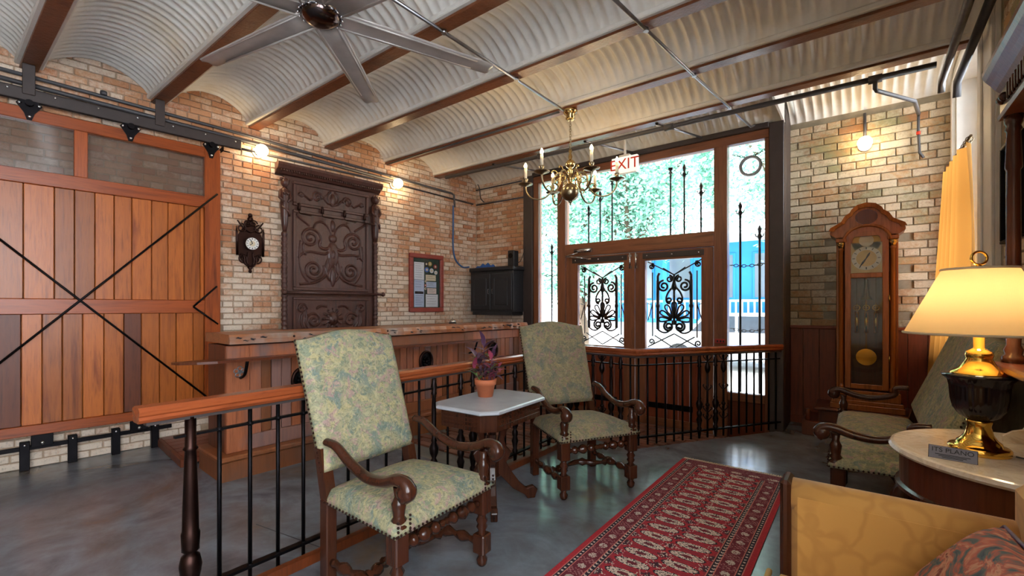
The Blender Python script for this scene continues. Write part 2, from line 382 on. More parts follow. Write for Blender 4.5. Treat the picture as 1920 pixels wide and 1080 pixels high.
def part_(name, mat, parent, *boxes):
    q = MB()
    for b in boxes: q.box(*b)
    return q.build(name, mat, parent)
# ---- brick walls
def bricks(wall, mat, x0, x1, z0, z1, L, Hc, skip=(), nind=300, depth=.06, proud=.004, keep=None, seed=1):
    rnd = random.Random(seed); items = []
    mw = wall.matrix_world if wall.parent else Matrix.LocRotScale(wall.location, wall.rotation_euler, None)
    nrow = int((z1-z0)/Hc); g = .009
    for r in range(nrow):
        zc = z0+(r+.5)*Hc; x = x0-(L/2 if r % 2 else 0)-rnd.uniform(0, .02)
        hd = (r % 6 == 3)
        while x < x1:
            l = L if not hd else L*.52
            a, b = max(x, x0), min(x+l, x1); x += l
            if b-a < .03: continue
            if any(a < s1 and b > s0 and zc+Hc/2 > q0 and zc-Hc/2 < q1 for s0, s1, q0, q1 in skip): continue
            if keep and not keep((a+b)/2, zc): continue
            p = mw @ Vector(((a+b)/2, 0, zc)); dist = max((p-cam.location).length, .3)
            px = (b-a)/dist
            items.append((px, a+g/2, b-g/2, zc, rnd.uniform(-.003, .004), rnd.uniform(-.001, .001)))
    items.sort(reverse=True); cache = {}
    big, rest = items[:nind], items[nind:]
    for px, a, b, zc, dy, dz in big:
        kl = round(b-a, 3)
        if kl not in cache: cache[kl] = brick_mesh('brick', kl, depth, Hc-g, mat)
        link('brick', cache[kl], wall, ((a+b)/2, depth/2-proud-.012+dy, zc+dz))
    if rest:
        mb = MB()
        for px, a, b, zc, dy, dz in rest:
            y0 = -proud-.012+dy; c = .005; h = (Hc-g)/2; y1 = y0+.03
            mb.add([(a, y1, zc-h), (b, y1, zc-h), (b, y1, zc+h), (a, y1, zc+h), (a, y0+c, zc-h), (b, y0+c, zc-h), (b, y0+c, zc+h), (a, y0+c, zc+h), (a+c, y0, zc-h+c), (b-c, y0, zc-h+c), (b-c, y0, zc+h-c), (a+c, y0, zc+h-c)],
                   [(8, 9, 10, 11), (4, 5, 9, 8), (5, 6, 10, 9), (6, 7, 11, 10), (7, 4, 8, 11), (0, 1, 5, 4), (1, 2, 6, 5), (2, 3, 7, 6), (3, 0, 4, 7)])
        stuff(mb.build('brick_field', mat, wall, fix=False))
# left wall
m = MB(); m.box(-3.2, 5.5, 0, .25, -.3, 3.8)
wl = struct(m.build('wall_left', 'mortar', None, LW(0, 0), LRZ))
bricks(wl, 'brick_warm', -.6, 5.29, 0, 3.62, .19, .064, skip=[(-.6, 1.4, .42, 2.36), (2.28, 3.28, .3, 2.85), (3.98, 4.5, 1.35, 2.05), (1.5, 5.3, -.1, .75)], seed=3)
# short brick return beside the entrance
m = MB(); m.box(-5.4, -4.12, 0, .25, -.3, 3.8)
wc = struct(m.build('wall_corner', 'mortar', None, (0, YF, 0)))
bricks(wc, 'brick_warm', -5.14, -4.12, .9, 3.62, .19, .064, skip=[(-4.9, -4.15, 1.3, 1.9)], seed=5)
# back wall with wainscot (behind the tall clock)
m = MB(); m.box(-.9, RWX+.3, 0, .2, -.3, 3.8)
wb = struct(m.build('wall_back', 'mortar_grey', None, (0, YB, 0)))
bricks(wb, 'brick_pale', -.70, RWX, 1.13, 3.50, .25, .082, skip=[(-.12, .2, 1.2, 2.1)], seed=9)
x = -.66
while x < RWX-.02:
    w = min(random.choice((.125, .14, .155)), RWX-x); m = MB(); m.box(x+.002, x+w-.002, -.022, 0, .08, 1.1, .003)
    m.build('plank', 'wainscot', wb); x += w
m = MB(); m.box(-.68, RWX, -.05, 0, 1.1, 1.135, .006); m.box(-.68, RWX, -.03, 0, 0, .09, .006); struct(m.build('trim_1', 'wainscot', None, (0, YB, 0)))
# right wall with its tall window
m = MB(); T = .28
WY0, WY1, WZ0, WZ1 = 4.80, 6.14, .95, 3.55
m.box(RWX, RWX+T, .45, WY0, -.3, 3.8); m.box(RWX, RWX+T, -2.6, -2.35, -.3, 3.8); m.box(RWX, RWX+T, -1.1, -.8, -.3, 3.8); m.box(RWX, RWX+T, -2.35, .45, -.3, .75); m.box(RWX, RWX+T, -2.35, .45, 3.5, 3.8); m.box(RWX, RWX+T, WY1, 6.5, -.3, 3.8); m.box(RWX, RWX+T, WY0, WY1, -.3, WZ0); m.box(RWX, RWX+T, WY0, WY1, WZ1, 3.8)  # includes two unseen openings behind the camera, added for side light on the ceiling
struct(m.build('wall_right', 'mortar_grey'))
wr = bpy.data.objects['wall_right']
wrb = link('brick_facing', None, wr, (RWX, 0, 0), -math.pi/2)
del_items = []
# bricks as direct children (local frame of wall = world axes)
bm_r = {}
for r in range(int(2.5/.075)):
    zc = 1.1+r*.075; y = 2.9-(r % 2)*.12
    while y < 4.2:
        a, b = max(y, 2.9), min(y+.24, 4.2); y += .24
        if b-a < .04: continue
        k_ = round(b-a, 3)
        if k_ not in bm_r:
            q = MB(); q.box(-.03, .03, -k_/2+.005, k_/2-.005, -.033, .033, .005); bm_r[k_] = q.mesh('brick', 'brick_pale')
        link('brick', bm_r[k_], wr, (RWX+.018+random.uniform(-.003, .003), (a+b)/2, zc))
bpy.data.objects.remove(wrb)
struct(part_('wall_rear', 'mortar_grey', None, (-6.2, RWX+.3, -2.75, -2.6, -.3, 3.8)))
# window in the right wall
w1 = struct(link('window_1', None, None, (RWX, 0, WZ0)))
def part(name, mat, parent, *boxes, ch=.004):
    q = MB()
    for b in boxes: q.box(*b, ch)
    return q.build(name, mat, parent)
jt.build('control_joint', 'ink', fl)
hz = WZ1-WZ0
part('casing', 'white_paint', w1, (-.03, 0, 4.32, WY0, -.1, hz+.14), (-.05, -.03, 4.32, 4.38, -.1, hz+.14), (-.045, -.03, 4.70, WY0, -.1, hz+.02))
part('casing', 'white_paint', w1, (-.03, 0, WY1, 6.215, -.1, hz+.14)); part('casing', 'white_paint', w1, (-.03, 0, WY0, WY1, hz, hz+.14))
part('window_sill', 'white_paint', w1, (-.07, .2, 4.30, 6.215, -.05, 0))
part('window_reveal', 'white_paint', w1, (0, .26, WY1-.02, WY1, 0, hz), (0, .26, WY0, WY0+.02, 0, hz), (0, .26, WY0+.02, WY1-.02, hz-.02, hz))
part('sash', 'white_paint', w1, (.15, .2, WY0+.02, WY0+.09, 0, hz-.02), (.15, .2, WY1-.09, WY1-.02, 0, hz-.02), (.15, .2, WY0+.09, WY1-.09, 0, .09), (.15, .2, WY0+.09, WY1-.09, hz-.1, hz-.02), (.15, .2, WY0+.09, WY1-.09, 1.28, 1.34))
part('mullion', 'white_paint', w1, (.16, .19, (WY0+WY1)/2-.02, (WY0+WY1)/2+.02, .09, hz-.1))
for a, b in ((.09, 1.28), (1.34, hz-.1)): part('pane', 'pane', w1, (.172, .178, WY0+.09, WY1-.09, a, b), ch=0)

# ---- ceiling: steel beams with corrugated brick-arch forms between them
ceil = struct(link('ceiling', None))
part('sky_block_slab', 'concrete_side', ceil, (-6.2, RWX+.3, -2.6, 6.5, 3.8, 3.9), ch=0)  # unseen slab added above the vaults to keep sky light out
BY = [.55+.858*k for k in range(-4, 6)]
def vault(y0, y1, x0, x1, z_a, z_b, rise, name='vault'):
    pitch = .085; n = int((x1-x0)/pitch*8); na = 14; vs = []; 
    for i in range(n+1):
        x = x0+(x1-x0)*i/n; am = .019*(abs(math.sin(math.pi*x/pitch))*2-1)
        for j in range(na+1):
            t = j/na; y = y0+(y1-y0)*t
            edge = min(1, min(t, 1-t)/.12); z = z_a+(z_b-z_a)*t+rise*(1-(2*t-1)**2)**.8 if 0 < t < 1 else (z_a if t == 0 else z_b)
            vs.append((x, y, z+am*edge))
    fs = [(i*(na+1)+j, i*(na+1)+j+1, (i+1)*(na+1)+j+1, (i+1)*(na+1)+j) for i in range(n) for j in range(na)]
    q = MB(); q.add(vs, fs, True); return q.build(name, 'ceiling_paint', ceil, fix=False)
for i, y in enumerate(BY):
    xl = lwx(y)-.01
    q = MB(); q.box(xl, RWX, y-.055, y+.055, ZB, ZB+.022, .003); q.box(xl, RWX, y-.012, y+.012, ZB+.022, 3.8)
    q.build('beam', 'beam_paint', ceil)
    q = MB(); q.box(xl, RWX, y+.012, y+.085, ZB+.022, ZB+.062, .008); q.box(xl, RWX, y-.085, y-.012, ZB+.022, ZB+.062, .008); q.build('haunch', 'ceiling_paint', ceil)
    if i < len(BY)-1: vault(y+.06, BY[i+1]-.06, lwx(y)-.02, RWX, ZB+.045, ZB+.045, .2)
vault(BY[-1]+.06, 5.70, lwx(5.6)-.02, -.66, ZB+.045, ZB+.03, .17); vault(BY[-1]+.06, YB, -.66, RWX, ZB+.045, 3.49, .2)
part('end_panel', 'ceiling_paint', ceil, (-.68, -.66, 4.9, 5.75, 3.36, 3.8), ch=0)

# ---- entrance storefront (timber frame in a dark steel portal)
def post(name, mat, *boxes, ch=.006): return struct(part(name, mat, None, *boxes, ch=ch))
post('trim_2', 'steel_paint', (-4.12, -3.95, YF-.06, YF+.12, -.2, 3.34)); post('trim_3', 'facade_wood', (-3.95, -3.86, YF-.03, YF+.07, -.2, 3.24))
post('trim_4', 'facade_wood', (-3.52, -3.385, YF-.04, YF+.08, -.2, 3.21)); post('trim_5', 'facade_wood', (-1.37, -1.225, YF-.04, YF+.08, -.2, 3.21))
post('trim_6', 'facade_wood', (-.845, -.80, YF-.03, YF+.07, -.2, 3.21)); post('trim_7', 'steel_paint', (-.80, -.66, YF-.05, YF+.12, -.2, 3.36), (-.68, -.66, YF+.12, YB, -.2, 3.55))
post('trim_8', 'facade_wood_h', (-3.95, -.80, YF-.035, YF+.07, 3.21, 3.31)); post('trim_9', 'steel_paint', (-3.95, -.80, YF-.07, YF+.1, 3.31, 3.37), (-3.95, -.66, YF, YF+.08, 3.37, 3.8))
post('trim_10', 'facade_wood_h', (-3.385, -1.37, YF-.04, YF+.07, 2.06, 2.24))
post('trim_11', 'facade_wood_h', (-1.225, -.845, YF-.03, YF+.06, .27, .365)); post('trim_12', 'barn_dark', (-1.225, -.845, YF-.005, YF+.04, -.2, .27)); post('trim_13', 'facade_wood_h', (-3.86, -3.52, YF-.03, YF+.06, .5, .6)); post('trim_14', 'barn_dark', (-3.86, -3.52, YF-.005, YF+.04, -.2, .5))
def spear(parent, x, z0, z1, y, fin=True, r=.011):
    q = MB(); q.tube([(x, y, z0), (x, y, z1-.1)], r, 6)
    if fin:
        q.tube([(x, y, z1-.17), (x, y, z1-.13), (x, y, z1-.1), (x, y, z1-.05), (x, y, z1)], [.013, .026, .012, .024, .002], 6)
        for s in (-1, 1): q.tube([(x, y, z1-.15), (x+s*.035, y, z1-.13), (x+s*.045, y, z1-.10)], .006, 5)
    else: q.lathe([(.03, z1-.1), (.012, z1-.07), (.03, z1-.05), (.03, z1-.03)], (x, y, 0), 8)
    return q.build('spear_bar', 'dark_iron', parent)
def chain(parent, p0, p1, sag, n, r=.02, name='chain'):
    q = MB()
    for i in range(n):
        t = (i+.5)/n; c = Vector(p0).lerp(Vector(p1), t); c.z -= sag*(1-(2*t-1)**2)
        L_ = (Vector(p1)-Vector(p0)).length/n*.62; ax = (Vector(p1)-Vector(p0)).normalized(); up = Vector((0, 0, 1)) if i % 2 else Vector((0, 1, 0))
        if abs(ax.z) > .9: up = Vector((1, 0, 0)) if i % 2 else Vector((0, 1, 0))
        q.tube([c+ax*(L_*math.cos(a))+up*(r*.55*math.sin(a)) for a in [2*math.pi*k/8 for k in range(8)]], r*.16, 5, closed=True)
    return q.build(name, 'dark_iron', parent)
# transom window
w2 = struct(link('window_2', None, None, (0, YF, 0))); part('pane', 'pane', w2, (-3.385, -1.37, .012, .018, 2.24, 3.21), ch=0)
for x, z1, f in ((-3.08, 2.80, 1), (-2.90, 2.98, 1), (-2.72, 3.13, 0), (-1.92, 3.14, 0), (-1.75, 3.13, 1), (-1.55, 2.87, 1)): spear(w2, x, 2.2, z1, .10, f)
w3 = struct(link('window_3', None, None, (0, YF, 0))); part('pane', 'pane', w3, (-1.225, -.845, .012, .018, .365, 3.21), ch=0)
spear(w3, -1.115, .36, 2.57, .10, 1, .013); spear(w3, -.915, .36, 2.28, .10, 1, .013); chain(w3, (-1.22, .10, 1.84), (-.85, .10, 1.84), .02, 9, .03); chain(w3, (-1.22, .10, 1.1), (-.85, .10, 1.1), .03, 9, .026)
w4 = struct(link('window_4', None, None, (0, YF, 0))); part('pane', 'pane', w4, (-3.86, -3.52, .012, .018, .6, 3.21), ch=0)
spear(w4, -3.70, .6, 2.30, .10, 1, .012); spear(w4, -3.535, .6, 2.75, .10, 1, .012); chain(w4, (-3.85, .10, 1.83), (-3.52, .10, 1.83), .01, 7, .03)
# entrance doors with wrought iron grilles
def door(name, x0, x1, gx0, gx1):
    d = struct(link(name, None, None, (0, YF, -.15))); z = lambda v: v+.15
    part('stile', 'facade_wood', d, (x0, gx0, -.03, .04, 0, z(2.055))); part('stile', 'facade_wood', d, (gx1, x1, -.03, .04, 0, z(2.055)))
    part('rail', 'facade_wood_h', d, (gx0, gx1, -.03, .04, z(1.94), z(2.055))); part('rail', 'facade_wood_h', d, (gx0, gx1, -.03, .04, z(.70), z(.82)))
    part('rail', 'facade_wood_h', d, (gx0, gx1, -.03, .04, 0, .1))
    n = 5
    for i in range(n): a = gx0+(gx1-gx0)*i/n; b = gx0+(gx1-gx0)*(i+1)/n; part('plank', 'wainscot', d, (a+.002, b-.002, -.018, .02, .1, z(.70)), ch=.003)
    part('strap', 'steel_paint', d, (x0+.1, x1-.1, -.038, -.03, z(1.965), z(2.035))); part('kick_strap', 'dark_iron', d, (gx0+.02, gx1-.1, -.028, -.018, z(.07), z(.14)))
    for i in range(3): q = MB(); xx = x0+.16+(x1-x0-.32)*i/2; q.sphere((xx, -.04, z(2.0)), .012); q.build('bolt', 'steel', d)
    part('pane', 'pane', d, (gx0, gx1, .008, .014, z(.82), z(1.94)), ch=0)
    # grille behind the glass
    cx = (gx0+gx1)/2; w = (gx1-gx0); y = .05; zb, zt = z(.82), z(1.94)
    def T(pts, r=.009, nm='scroll'): q = MB(); q.tube([(a, y, b) for a, b in pts], r*1.45, 6); return q.build(nm, 'dark_iron', d)
    for s in (-1, 1):
        T([(cx+s*w*.30, zb+.24), (cx+s*w*.30, zt-.26)], .015, 'bar'); T([(cx+s*w*.40, zb+.15), (cx+s*w*.40, zt-.15)], .006, 'bar')
        q = MB(); q.lathe([(.004, -.03), (.026, -.02), (.03, 0), (.026, .02), (.004, .03)], (cx+s*w*.30, y, (zb+zt)/2-.02), 8); q.build('knop', 'dark_iron', d)
        T([(cx+s*w*.30, zt-.26), (cx+s*w*.30+.0, zt-.2), (cx+s*w*.27, zt-.16)], .012, 'bar')
        T([(a, b) for a, b in spiral(cx+s*w*.19, zt-.33, .075, .015, R(90), s*-1.6)], .010)
        T([(a, b) for a, b in spiral(cx+s*w*.085, zt-.24, .045, .012, R(90), s*1.4)], .008)
        T(bez((cx, zt-.33), (cx+s*.12, zt-.42), (cx+s*.13, zt-.56), (cx+s*.05, zt-.55), 10)+[(a, b) for a, b in spiral(cx+s*.06, zt-.51, .04, .01, R(-100), s*1.2, 14)], .009)
        T([(a, b) for a, b in spiral(cx+s*.07, zb+.28, .065, .014, R(70) if s > 0 else R(110), s*-1.7)], .010)
        T(bez((cx+s*.02, zb+.36), (cx+s*.02, zb+.2), (cx+s*.12, zb+.16), (cx+s*w*.30, zb+.24), 10), .008)
        T([(a, b) for a, b in spiral(cx+s*w*.42, zt-.07, .04, .01, R(90), s*1.3)], .007); T([(a, b) for a, b in spiral(cx+s*w*.42, zb+.08, .04, .01, R(-90), s*-1.3)], .007)
        for k2 in range(3): T([(cx+s*w*.49, zb+.35+k2*.02+.22), (cx+s*w*.405, zb+.55), (cx+s*w*.49, zb+.35-k2*.1)], .005, 'bar') if k2 == 0 else None
        T([(cx+s*w*.49, zt-.01), (cx, zt-.19), (cx-s*w*.2, zt-.10)], .006, 'lattice_bar'); T([(cx+s*w*.49, zb+.01), (cx, zb+.19)], .006, 'lattice_bar'); T([(cx+s*w*.0, zb+.01), (cx+s*w*.36, zb+.16)], .006, 'lattice_bar')
        for k2 in range(6): a = R(k2*60); T([(cx+s*w*.4, zt-.06), (cx+s*w*.4+.035*math.cos(a), zt-.06+.035*math.sin(a))], .006, 'rosette_petal')
    T([(cx, zb+.3), (cx, zt-.18)], .010, 'bar')
    q = MB(); q.tube([(cx, y, zt-.40), (cx, y, zt-.36), (cx, y, zt-.28), (cx, y, zt-.2)], [.006, .04, .02, .003], 8); q.build('finial', 'dark_iron', d)
    for k2 in range(7):   # palmette of seven looped petals
        a = R(90+(k2-3)*29); L_ = .20-.012*abs(k2-3); c0 = Vector((cx, 0, zb+.36)); ax = Vector((math.cos(a), 0, math.sin(a))); pe = Vector((-math.sin(a), 0, math.cos(a)))
        pts = []
        for i in range(13):
            t = i/12; u = math.sin(math.pi*t); wd = .034*math.sin(2*math.pi*t)*(.4+.6*u); p = c0+ax*(.03+L_*u)+pe*wd; pts.append((p.x, y, p.z))
        q = MB(); q.tube(pts, .011, 6); q.build('palmette_petal', 'dark_iron', d)
    return d
d1 = door('door_1', -3.375, -2.345, -3.186, -2.495); d2 = door('door_2', -2.335, -1.38, -2.203, -1.514)
for x in (-2.40, -2.32):
    q = MB(); q.tube([(x, -.05, 2.0), (x, -.05, 2.2)], .012, 8); q.box(x-.02, x+.02, -.05, -.03, 2.0, 2.03); q.box(x-.02, x+.02, -.05, -.03, 2.15, 2.18); q.build('surface_bolt', 'steel', d1)

# ================================================================== LEFT WALL: sliding barn door
LWR = lambda s=0., z=0.: LW(s, 0, z)
bd = thing('sliding_barn_door', 'large orange plank sliding barn door with crossed iron rods and glazed top', 'door', LW(0, .06, .28), LRZ)
def lpart(name, mat, parent, *boxes, ch=.004): return part(name, mat, parent, *boxes, ch=ch)
# local: x = s, -y into the room, z from .28
Zd = lambda z: z-.28
lpart('stile', 'barn_frame_v', bd, (1.385, 1.525, -.07, 0, Zd(.30), Zd(2.975)))
lpart('stile', 'barn_frame_v', bd, (-1.52, -1.38, -.07, 0, Zd(.30), Zd(2.975)))
lpart('top_rail', 'barn_frame', bd, (-1.38, 1.385, -.07, 0, Zd(2.875), Zd(2.975))); lpart('window_rail', 'barn_frame', bd, (-1.38, 1.385, -.068, 0, Zd(2.36), Zd(2.475)))
lpart('middle_rail', 'barn_frame', bd, (-1.38, 1.385, -.068, 0, Zd(1.288), Zd(1.415))); lpart('bottom_rail', 'barn_frame', bd, (-1.38, 1.385, -.068, 0, Zd(.29), Zd(.375)))
for a, b in ((.425, .512), (-.45, -.36)): lpart('muntin', 'barn_frame_v', bd, (a, b, -.068, 0, Zd(2.475), Zd(2.875)))
for a, b in ((-1.38, -.45), (-.36, .425), (.512, 1.385)): lpart('pane', 'dusty_pane', bd, (a, b, -.03, -.022, Zd(2.475), Zd(2.875)), ch=0)
up = [-1.38, -1.2, -1.03, -.86, -.7, -.53, -.36, -.2, -.04, .127, .306, .429, .56, .689, .813, .959, 1.086, 1.216, 1.351, 1.385]
lo = [-1.38, -1.2, -1.03, -.86, -.7, -.53, -.36, -.2, -.03, .115, .234, .354, .481, .62, .756, .883, 1.02, 1.151, 1.292, 1.385]
for L_, z0, z1 in ((up, 1.415, 2.36), (lo, .375, 1.288)):
    for i in range(len(L_)-1):
        dk = L_ is lo and i in (8, 14); lpart('plank', 'barn_dark' if dk else 'barn_wood', bd, (L_[i]+.002, L_[i+1]-.002, -.045-random.uniform(0, .005), -.012, Zd(z0), Zd(z1)))
def rod(a, b, nm='tie_rod', r=.009): q = MB(); q.tube([(a[0], -.082, Zd(a[1])), (b[0], -.082, Zd(b[1]))], r, 6); return q.build(nm, 'dark_iron', bd)
rod((1.495, 2.515), (-.46, .41)); rod((-.46, 2.36), (1.42, .41)); rod((1.285, 1.35), (1.49, 1.56)); rod((1.285, 1.35), (1.50, 1.17))
for s in (-.48, .16, .80, 1.44):   # hanger plates that carry the door on its track
    h = MB(); h.prism([(s-.075, Zd(3.0)), (s-.05, Zd(3.03)), (s+.05, Zd(3.03)), (s+.075, Zd(3.0)), (s+.03, Zd(2.93)), (s+.014, Zd(2.875)), (s-.014, Zd(2.875)), (s-.03, Zd(2.93))], -.085, -.07)
    h.tube([(s, -.085, Zd(3.005)), (s, -.125, Zd(3.005))], .026, 10); hp = h.build('hanger_plate', 'dark_iron', bd)
    for dx, dz in ((-.055, 3.0), (.055, 3.0), (0, 2.9)): q = MB(); q.sphere((s+dx, -.088, Zd(dz)), .013, 8, 4); q.build('bolt', 'steel', hp)
tr = thing('door_track', 'dark steel overhead track above the sliding barn door', 'track', LW(0, 0, 3.03), LRZ)
lpart('rail', 'steel_paint', tr, (-2.2, 1.72, -.135, -.12, 0, .105), (-2.2, 1.72, -.135, -.03, .09, .105), (-2.2, 1.72, -.135, -.10, 0, .012))
for s in (-.74, .12, .98): lpart('hanger_bracket', 'steel_paint', tr, (s, s+.075, -.15, -.137, .05, .30), (s, s+.075, -.15, -.02, .285, .30))
for i in range(9): q = MB(); q.sphere((-.5+i*.27, -.137, .075), .01, 6, 4); q.build('bolt', 'steel', tr)
lpart('end_bracket', 'dark_iron', tr, (1.55, 1.56, -.12, -.005, -.05, 0), (1.56, 1.62, -.12, -.1, -.05, -.04))
gd = thing('floor_guide_rail', 'low dark steel guide rail on bracket feet below the barn door', 'rail', LW(0, 0, 0), LRZ)
q = MB(); q.box(-2.2, 1.12, -.085, -.06, .165, .20, .003); q.build('rail', 'dark_iron', gd)
for i in range(7):
    s = -.75+i*.285; lpart('bracket', 'dark_iron', gd, (s, s+.06, -.09, -.03, 0, .235)); q = MB(); q.sphere((s+.03, -.092, .21), .012, 6, 4); q.build('bolt', 'steel', gd)
for s in (.17, .80):
    h = lpart('roller_plate', 'dark_iron', gd, (s, s+.13, -.12, -.095, .19, .29)); q = MB(); q.sphere((s+.065, -.122, .22), .016, 8, 4); q.build('bolt', 'steel', h)

# ---- pipes and conduits on the left wall
def pipe(name, label, pts, r, mat='pipe_paint', seg=8, cat='pipe', clips=()):
    t = thing(name, label, cat); q = MB(); q.tube(pts, r, seg); q.build('run', mat, t)
    for c in clips: q = MB(); q.lathe([(r*1.5, -r), (r*1.6, 0), (r*1.5, r)], c, 10); q.build('coupling', mat, t)
    return t
pipe('conduit', 'upper of the dark conduits running the length of the left brick wall', [LW(-2.5, .1, 3.30), LW(1.9, .05, 3.225), LW(4.72, .05, 3.135), LW(4.75, .075, 3.11), LW(4.765, .075, 2.92)], .016, clips=[LW(.62, .085, 3.272), LW(3.62, .05, 3.17)])
pipe('conduit', 'thicker middle conduit on the left brick wall ending above the second bulb', [LW(-2.5, .06, 3.235), LW(1.9, .035, 3.165), LW(3.66, .035, 3.115)], .02)
pipe('conduit', 'lower thin conduit linking the two bulbs on the left wall', [LW(1.6, .03, 3.075), LW(3.68, .03, 3.085), LW(5.2, .03, 3.045)], .012)
pipe('conduit', 'thin conduit on the corner wall above the black cabinet', [(-5.13, YF-.03, 3.05), (-4.13, YF-.03, 3.04)], .013)
pipe('conduit', 'dark looped conduit hanging in the ceiling corner above the cabinet', catmull([(-5.0, YF-.12, 3.36), (-5.02, YF-.05, 3.3), (-5.0, YF-.05, 3.15), (-4.93, YF-.04, 3.07)]), .008)
pipe('conduit', 'short conduit bar tight under the ceiling over the corner wall', [(-5.1, YF-.05, 3.29), (-4.15, YF-.05, 3.29)], .011)
pipe('blue_cable', 'blue cable drooping from the conduit down to the black cabinet', catmull([LW(4.765, .04, 2.95), LW(4.77, .03, 2.6), LW(4.77, .03, 2.3), LW(4.82, .03, 2.1), LW(4.95, .05, 1.99), (-4.98, 5.35, 1.985)]), .014, 'blue_cable', cat='cable')

# ---- bare bulbs
def sconce(label, loc, rz, stem):
    t = thing('wall_bulb', label, 'lamp', loc, rz, 'bare globe bulbs on the brick walls')
    q = MB(); q.tube([(0, -.005, 0), (0, -.03, 0)], .06, 14); q.build('wall_plate', 'galvanised', t)
    q = MB(); q.tube([(0, -.03, 0), (0, -.075, 0)], .035, 12); q.build('socket', 'white_paint', t)
    q = MB(); q.sphere((0, -.135, 0), .066, 16, 10); q.build('globe', 'bulb', t)
    if stem: q = MB(); q.tube([(0, -.02, .05), (0, -.02, stem)], .014, 6); q.build('stem', 'pipe_paint', t)
sconce('glowing globe bulb on the brick wall beside the end of the door track', LW(1.92, .005, 3.075), LRZ, 0)
sconce('glowing globe bulb on the brick wall just past the carved hall panel', LW(3.68, .005, 3.065), LRZ, .06)
sconce('glowing globe bulb below a short stem above the tall clock', (.03, YB-.015, 3.09), 0, .35)

# ---- carved hall panel
hp = thing('carved_hall_panel', 'tall dark carved wooden hall panel with caryatids, scrollwork and coat hooks', 'hall panel', LW(2.19, .0, .30), LRZ)
Wp = 1.17; Zp = lambda z: z-.30
lpart('backboard', 'carved_wood', hp, (0, Wp, -.05, -.005, 0, Zp(2.88)))
q = MB(); q.prism([(0, 0), (0, .02), (-.03, .03), (-.05, .06), (-.09, .07), (-.11, .11), (-.11, .14), (0, .14)], -.09, Wp+.09, 'yz'); o = q.build('cornice', 'carved_wood', hp, (0, -.02, Zp(2.87)))
q = MB(); n = 46
for i in range(n): x = -.06+(Wp+.12)*(i+.5)/n; q.sphere((x, -.105, Zp(2.925)), .014, 6, 4)
stuff(q.build('bead_moulding', 'carved_wood', hp))
for x0, x1, z0, z1 in ((.13, 1.04, 2.58, 2.80), (.13, 1.04, 1.58, 2.46), (.13, 1.04, .9, 1.43)):
    f = MB(); t_ = .035
    f.box(x0-t_, x1+t_, -.075, -.05, Zp(z0)-t_, Zp(z0), .006); f.box(x0-t_, x1+t_, -.075, -.05, Zp(z1), Zp(z1)+t_, .006); f.box(x0-t_, x0, -.075, -.05, Zp(z0), Zp(z1), .006); f.box(x1, x1+t_, -.075, -.05, Zp(z0), Zp(z1), .006)
    f.build('panel_frame', 'carved_wood', hp)
def relief(name, x0, x1, z0, z1, y, strokes, blobs, mat, parent, nx=120, amp=.022, ground=.004):
    nz = max(8, int(nx*(z1-z0)/(x1-x0))); X, Z = np.meshgrid(np.linspace(x0, x1, nx), np.linspace(z0, z1, nz)); Hh = np.random.rand(nz, nx)*ground*.5
    for pts, w in strokes:
        p = np.array(pts); t = np.linspace(0, len(p)-1, len(p)*3); p = np.stack([np.interp(t, range(len(p)), p[:, i]) for i in (0, 1)], 1)
        d = np.full(X.shape, 9.)
        for a, b in p: d = np.minimum(d, (X-a)**2+(Z-b)**2)
        Hh = np.maximum(Hh, amp*np.sqrt(np.clip(1-d/w**2, 0, 1)))
    for a, b, rx, rz, h in blobs: Hh = np.maximum(Hh, h*np.sqrt(np.clip(1-((X-a)/rx)**2-((Z-b)/rz)**2, 0, 1)))
    vs = np.stack([X, y-Hh, Z], 2).reshape(-1, 3).tolist(); q = MB()
    q.add(vs, [(j*nx+i, j*nx+i+1, (j+1)*nx+i+1, (j+1)*nx+i) for j in range(nz-1) for i in range(nx-1)], True); return q.build(name, mat, parent, fix=False)
cx = .585
def sym(f):
    out = []
    for s in (-1, 1): out += [([(cx+s*(a-cx), b) for a, b in p], w) for p, w in f]
    return out
Z0 = Zp(1.58)
st = sym([(spiral(cx+.28, Z0+.60, .13, .02, R(200), -1.9, 40), .013), (spiral(cx+.24, Z0+.22, .13, .02, R(160), 1.9, 40), .013), (bez((cx+.05, Z0+.45), (cx+.14, Z0+.36), (cx+.3, Z0+.52), (cx+.42, Z0+.36)), .012),
          (bez((cx+.16, Z0+.58), (cx+.2, Z0+.5), (cx+.12, Z0+.46), (cx+.05, Z0+.5)), .016), (bez((cx+.03, Z0+.28), (cx+.08, Z0+.1), (cx+.2, Z0+.05), (cx+.4, Z0+.04)), .012), (bez((cx+.4, Z0+.55), (cx+.44, Z0+.3), (cx+.4, Z0+.15), (cx+.3, Z0+.06)), .010),
          (bez((cx+.02, Z0+.66), (cx+.06, Z0+.84), (cx+.22, Z0+.86), (cx+.24, Z0+.72)), .010), (bez((cx+.3, Z0+.75), (cx+.36, Z0+.8), (cx+.42, Z0+.82), (cx+.44, Z0+.86)), .010),
          (bez((cx+.03, Z0+.4), (cx+.12, Z0+.3), (cx+.1, Z0+.16), (cx+.04, Z0+.1)), .012), (bez((cx+.34, Z0+.4), (cx+.38, Z0+.44), (cx+.38, Z0+.5), (cx+.36, Z0+.53)), .012)])
relief('scroll_carving', .13, 1.04, Zp(1.58), Zp(2.46), -.052, st, [(cx, Z0+.42, .075, .16, .03), (cx, Z0+.42, .03, .07, .045), (cx, Z0+.62, .05, .05, .035), (cx, Z0+.14, .035, .12, .026), (cx, Z0+.78, .03, .07, .026)], 'carved_wood', hp, 170)
Z0 = Zp(2.58)
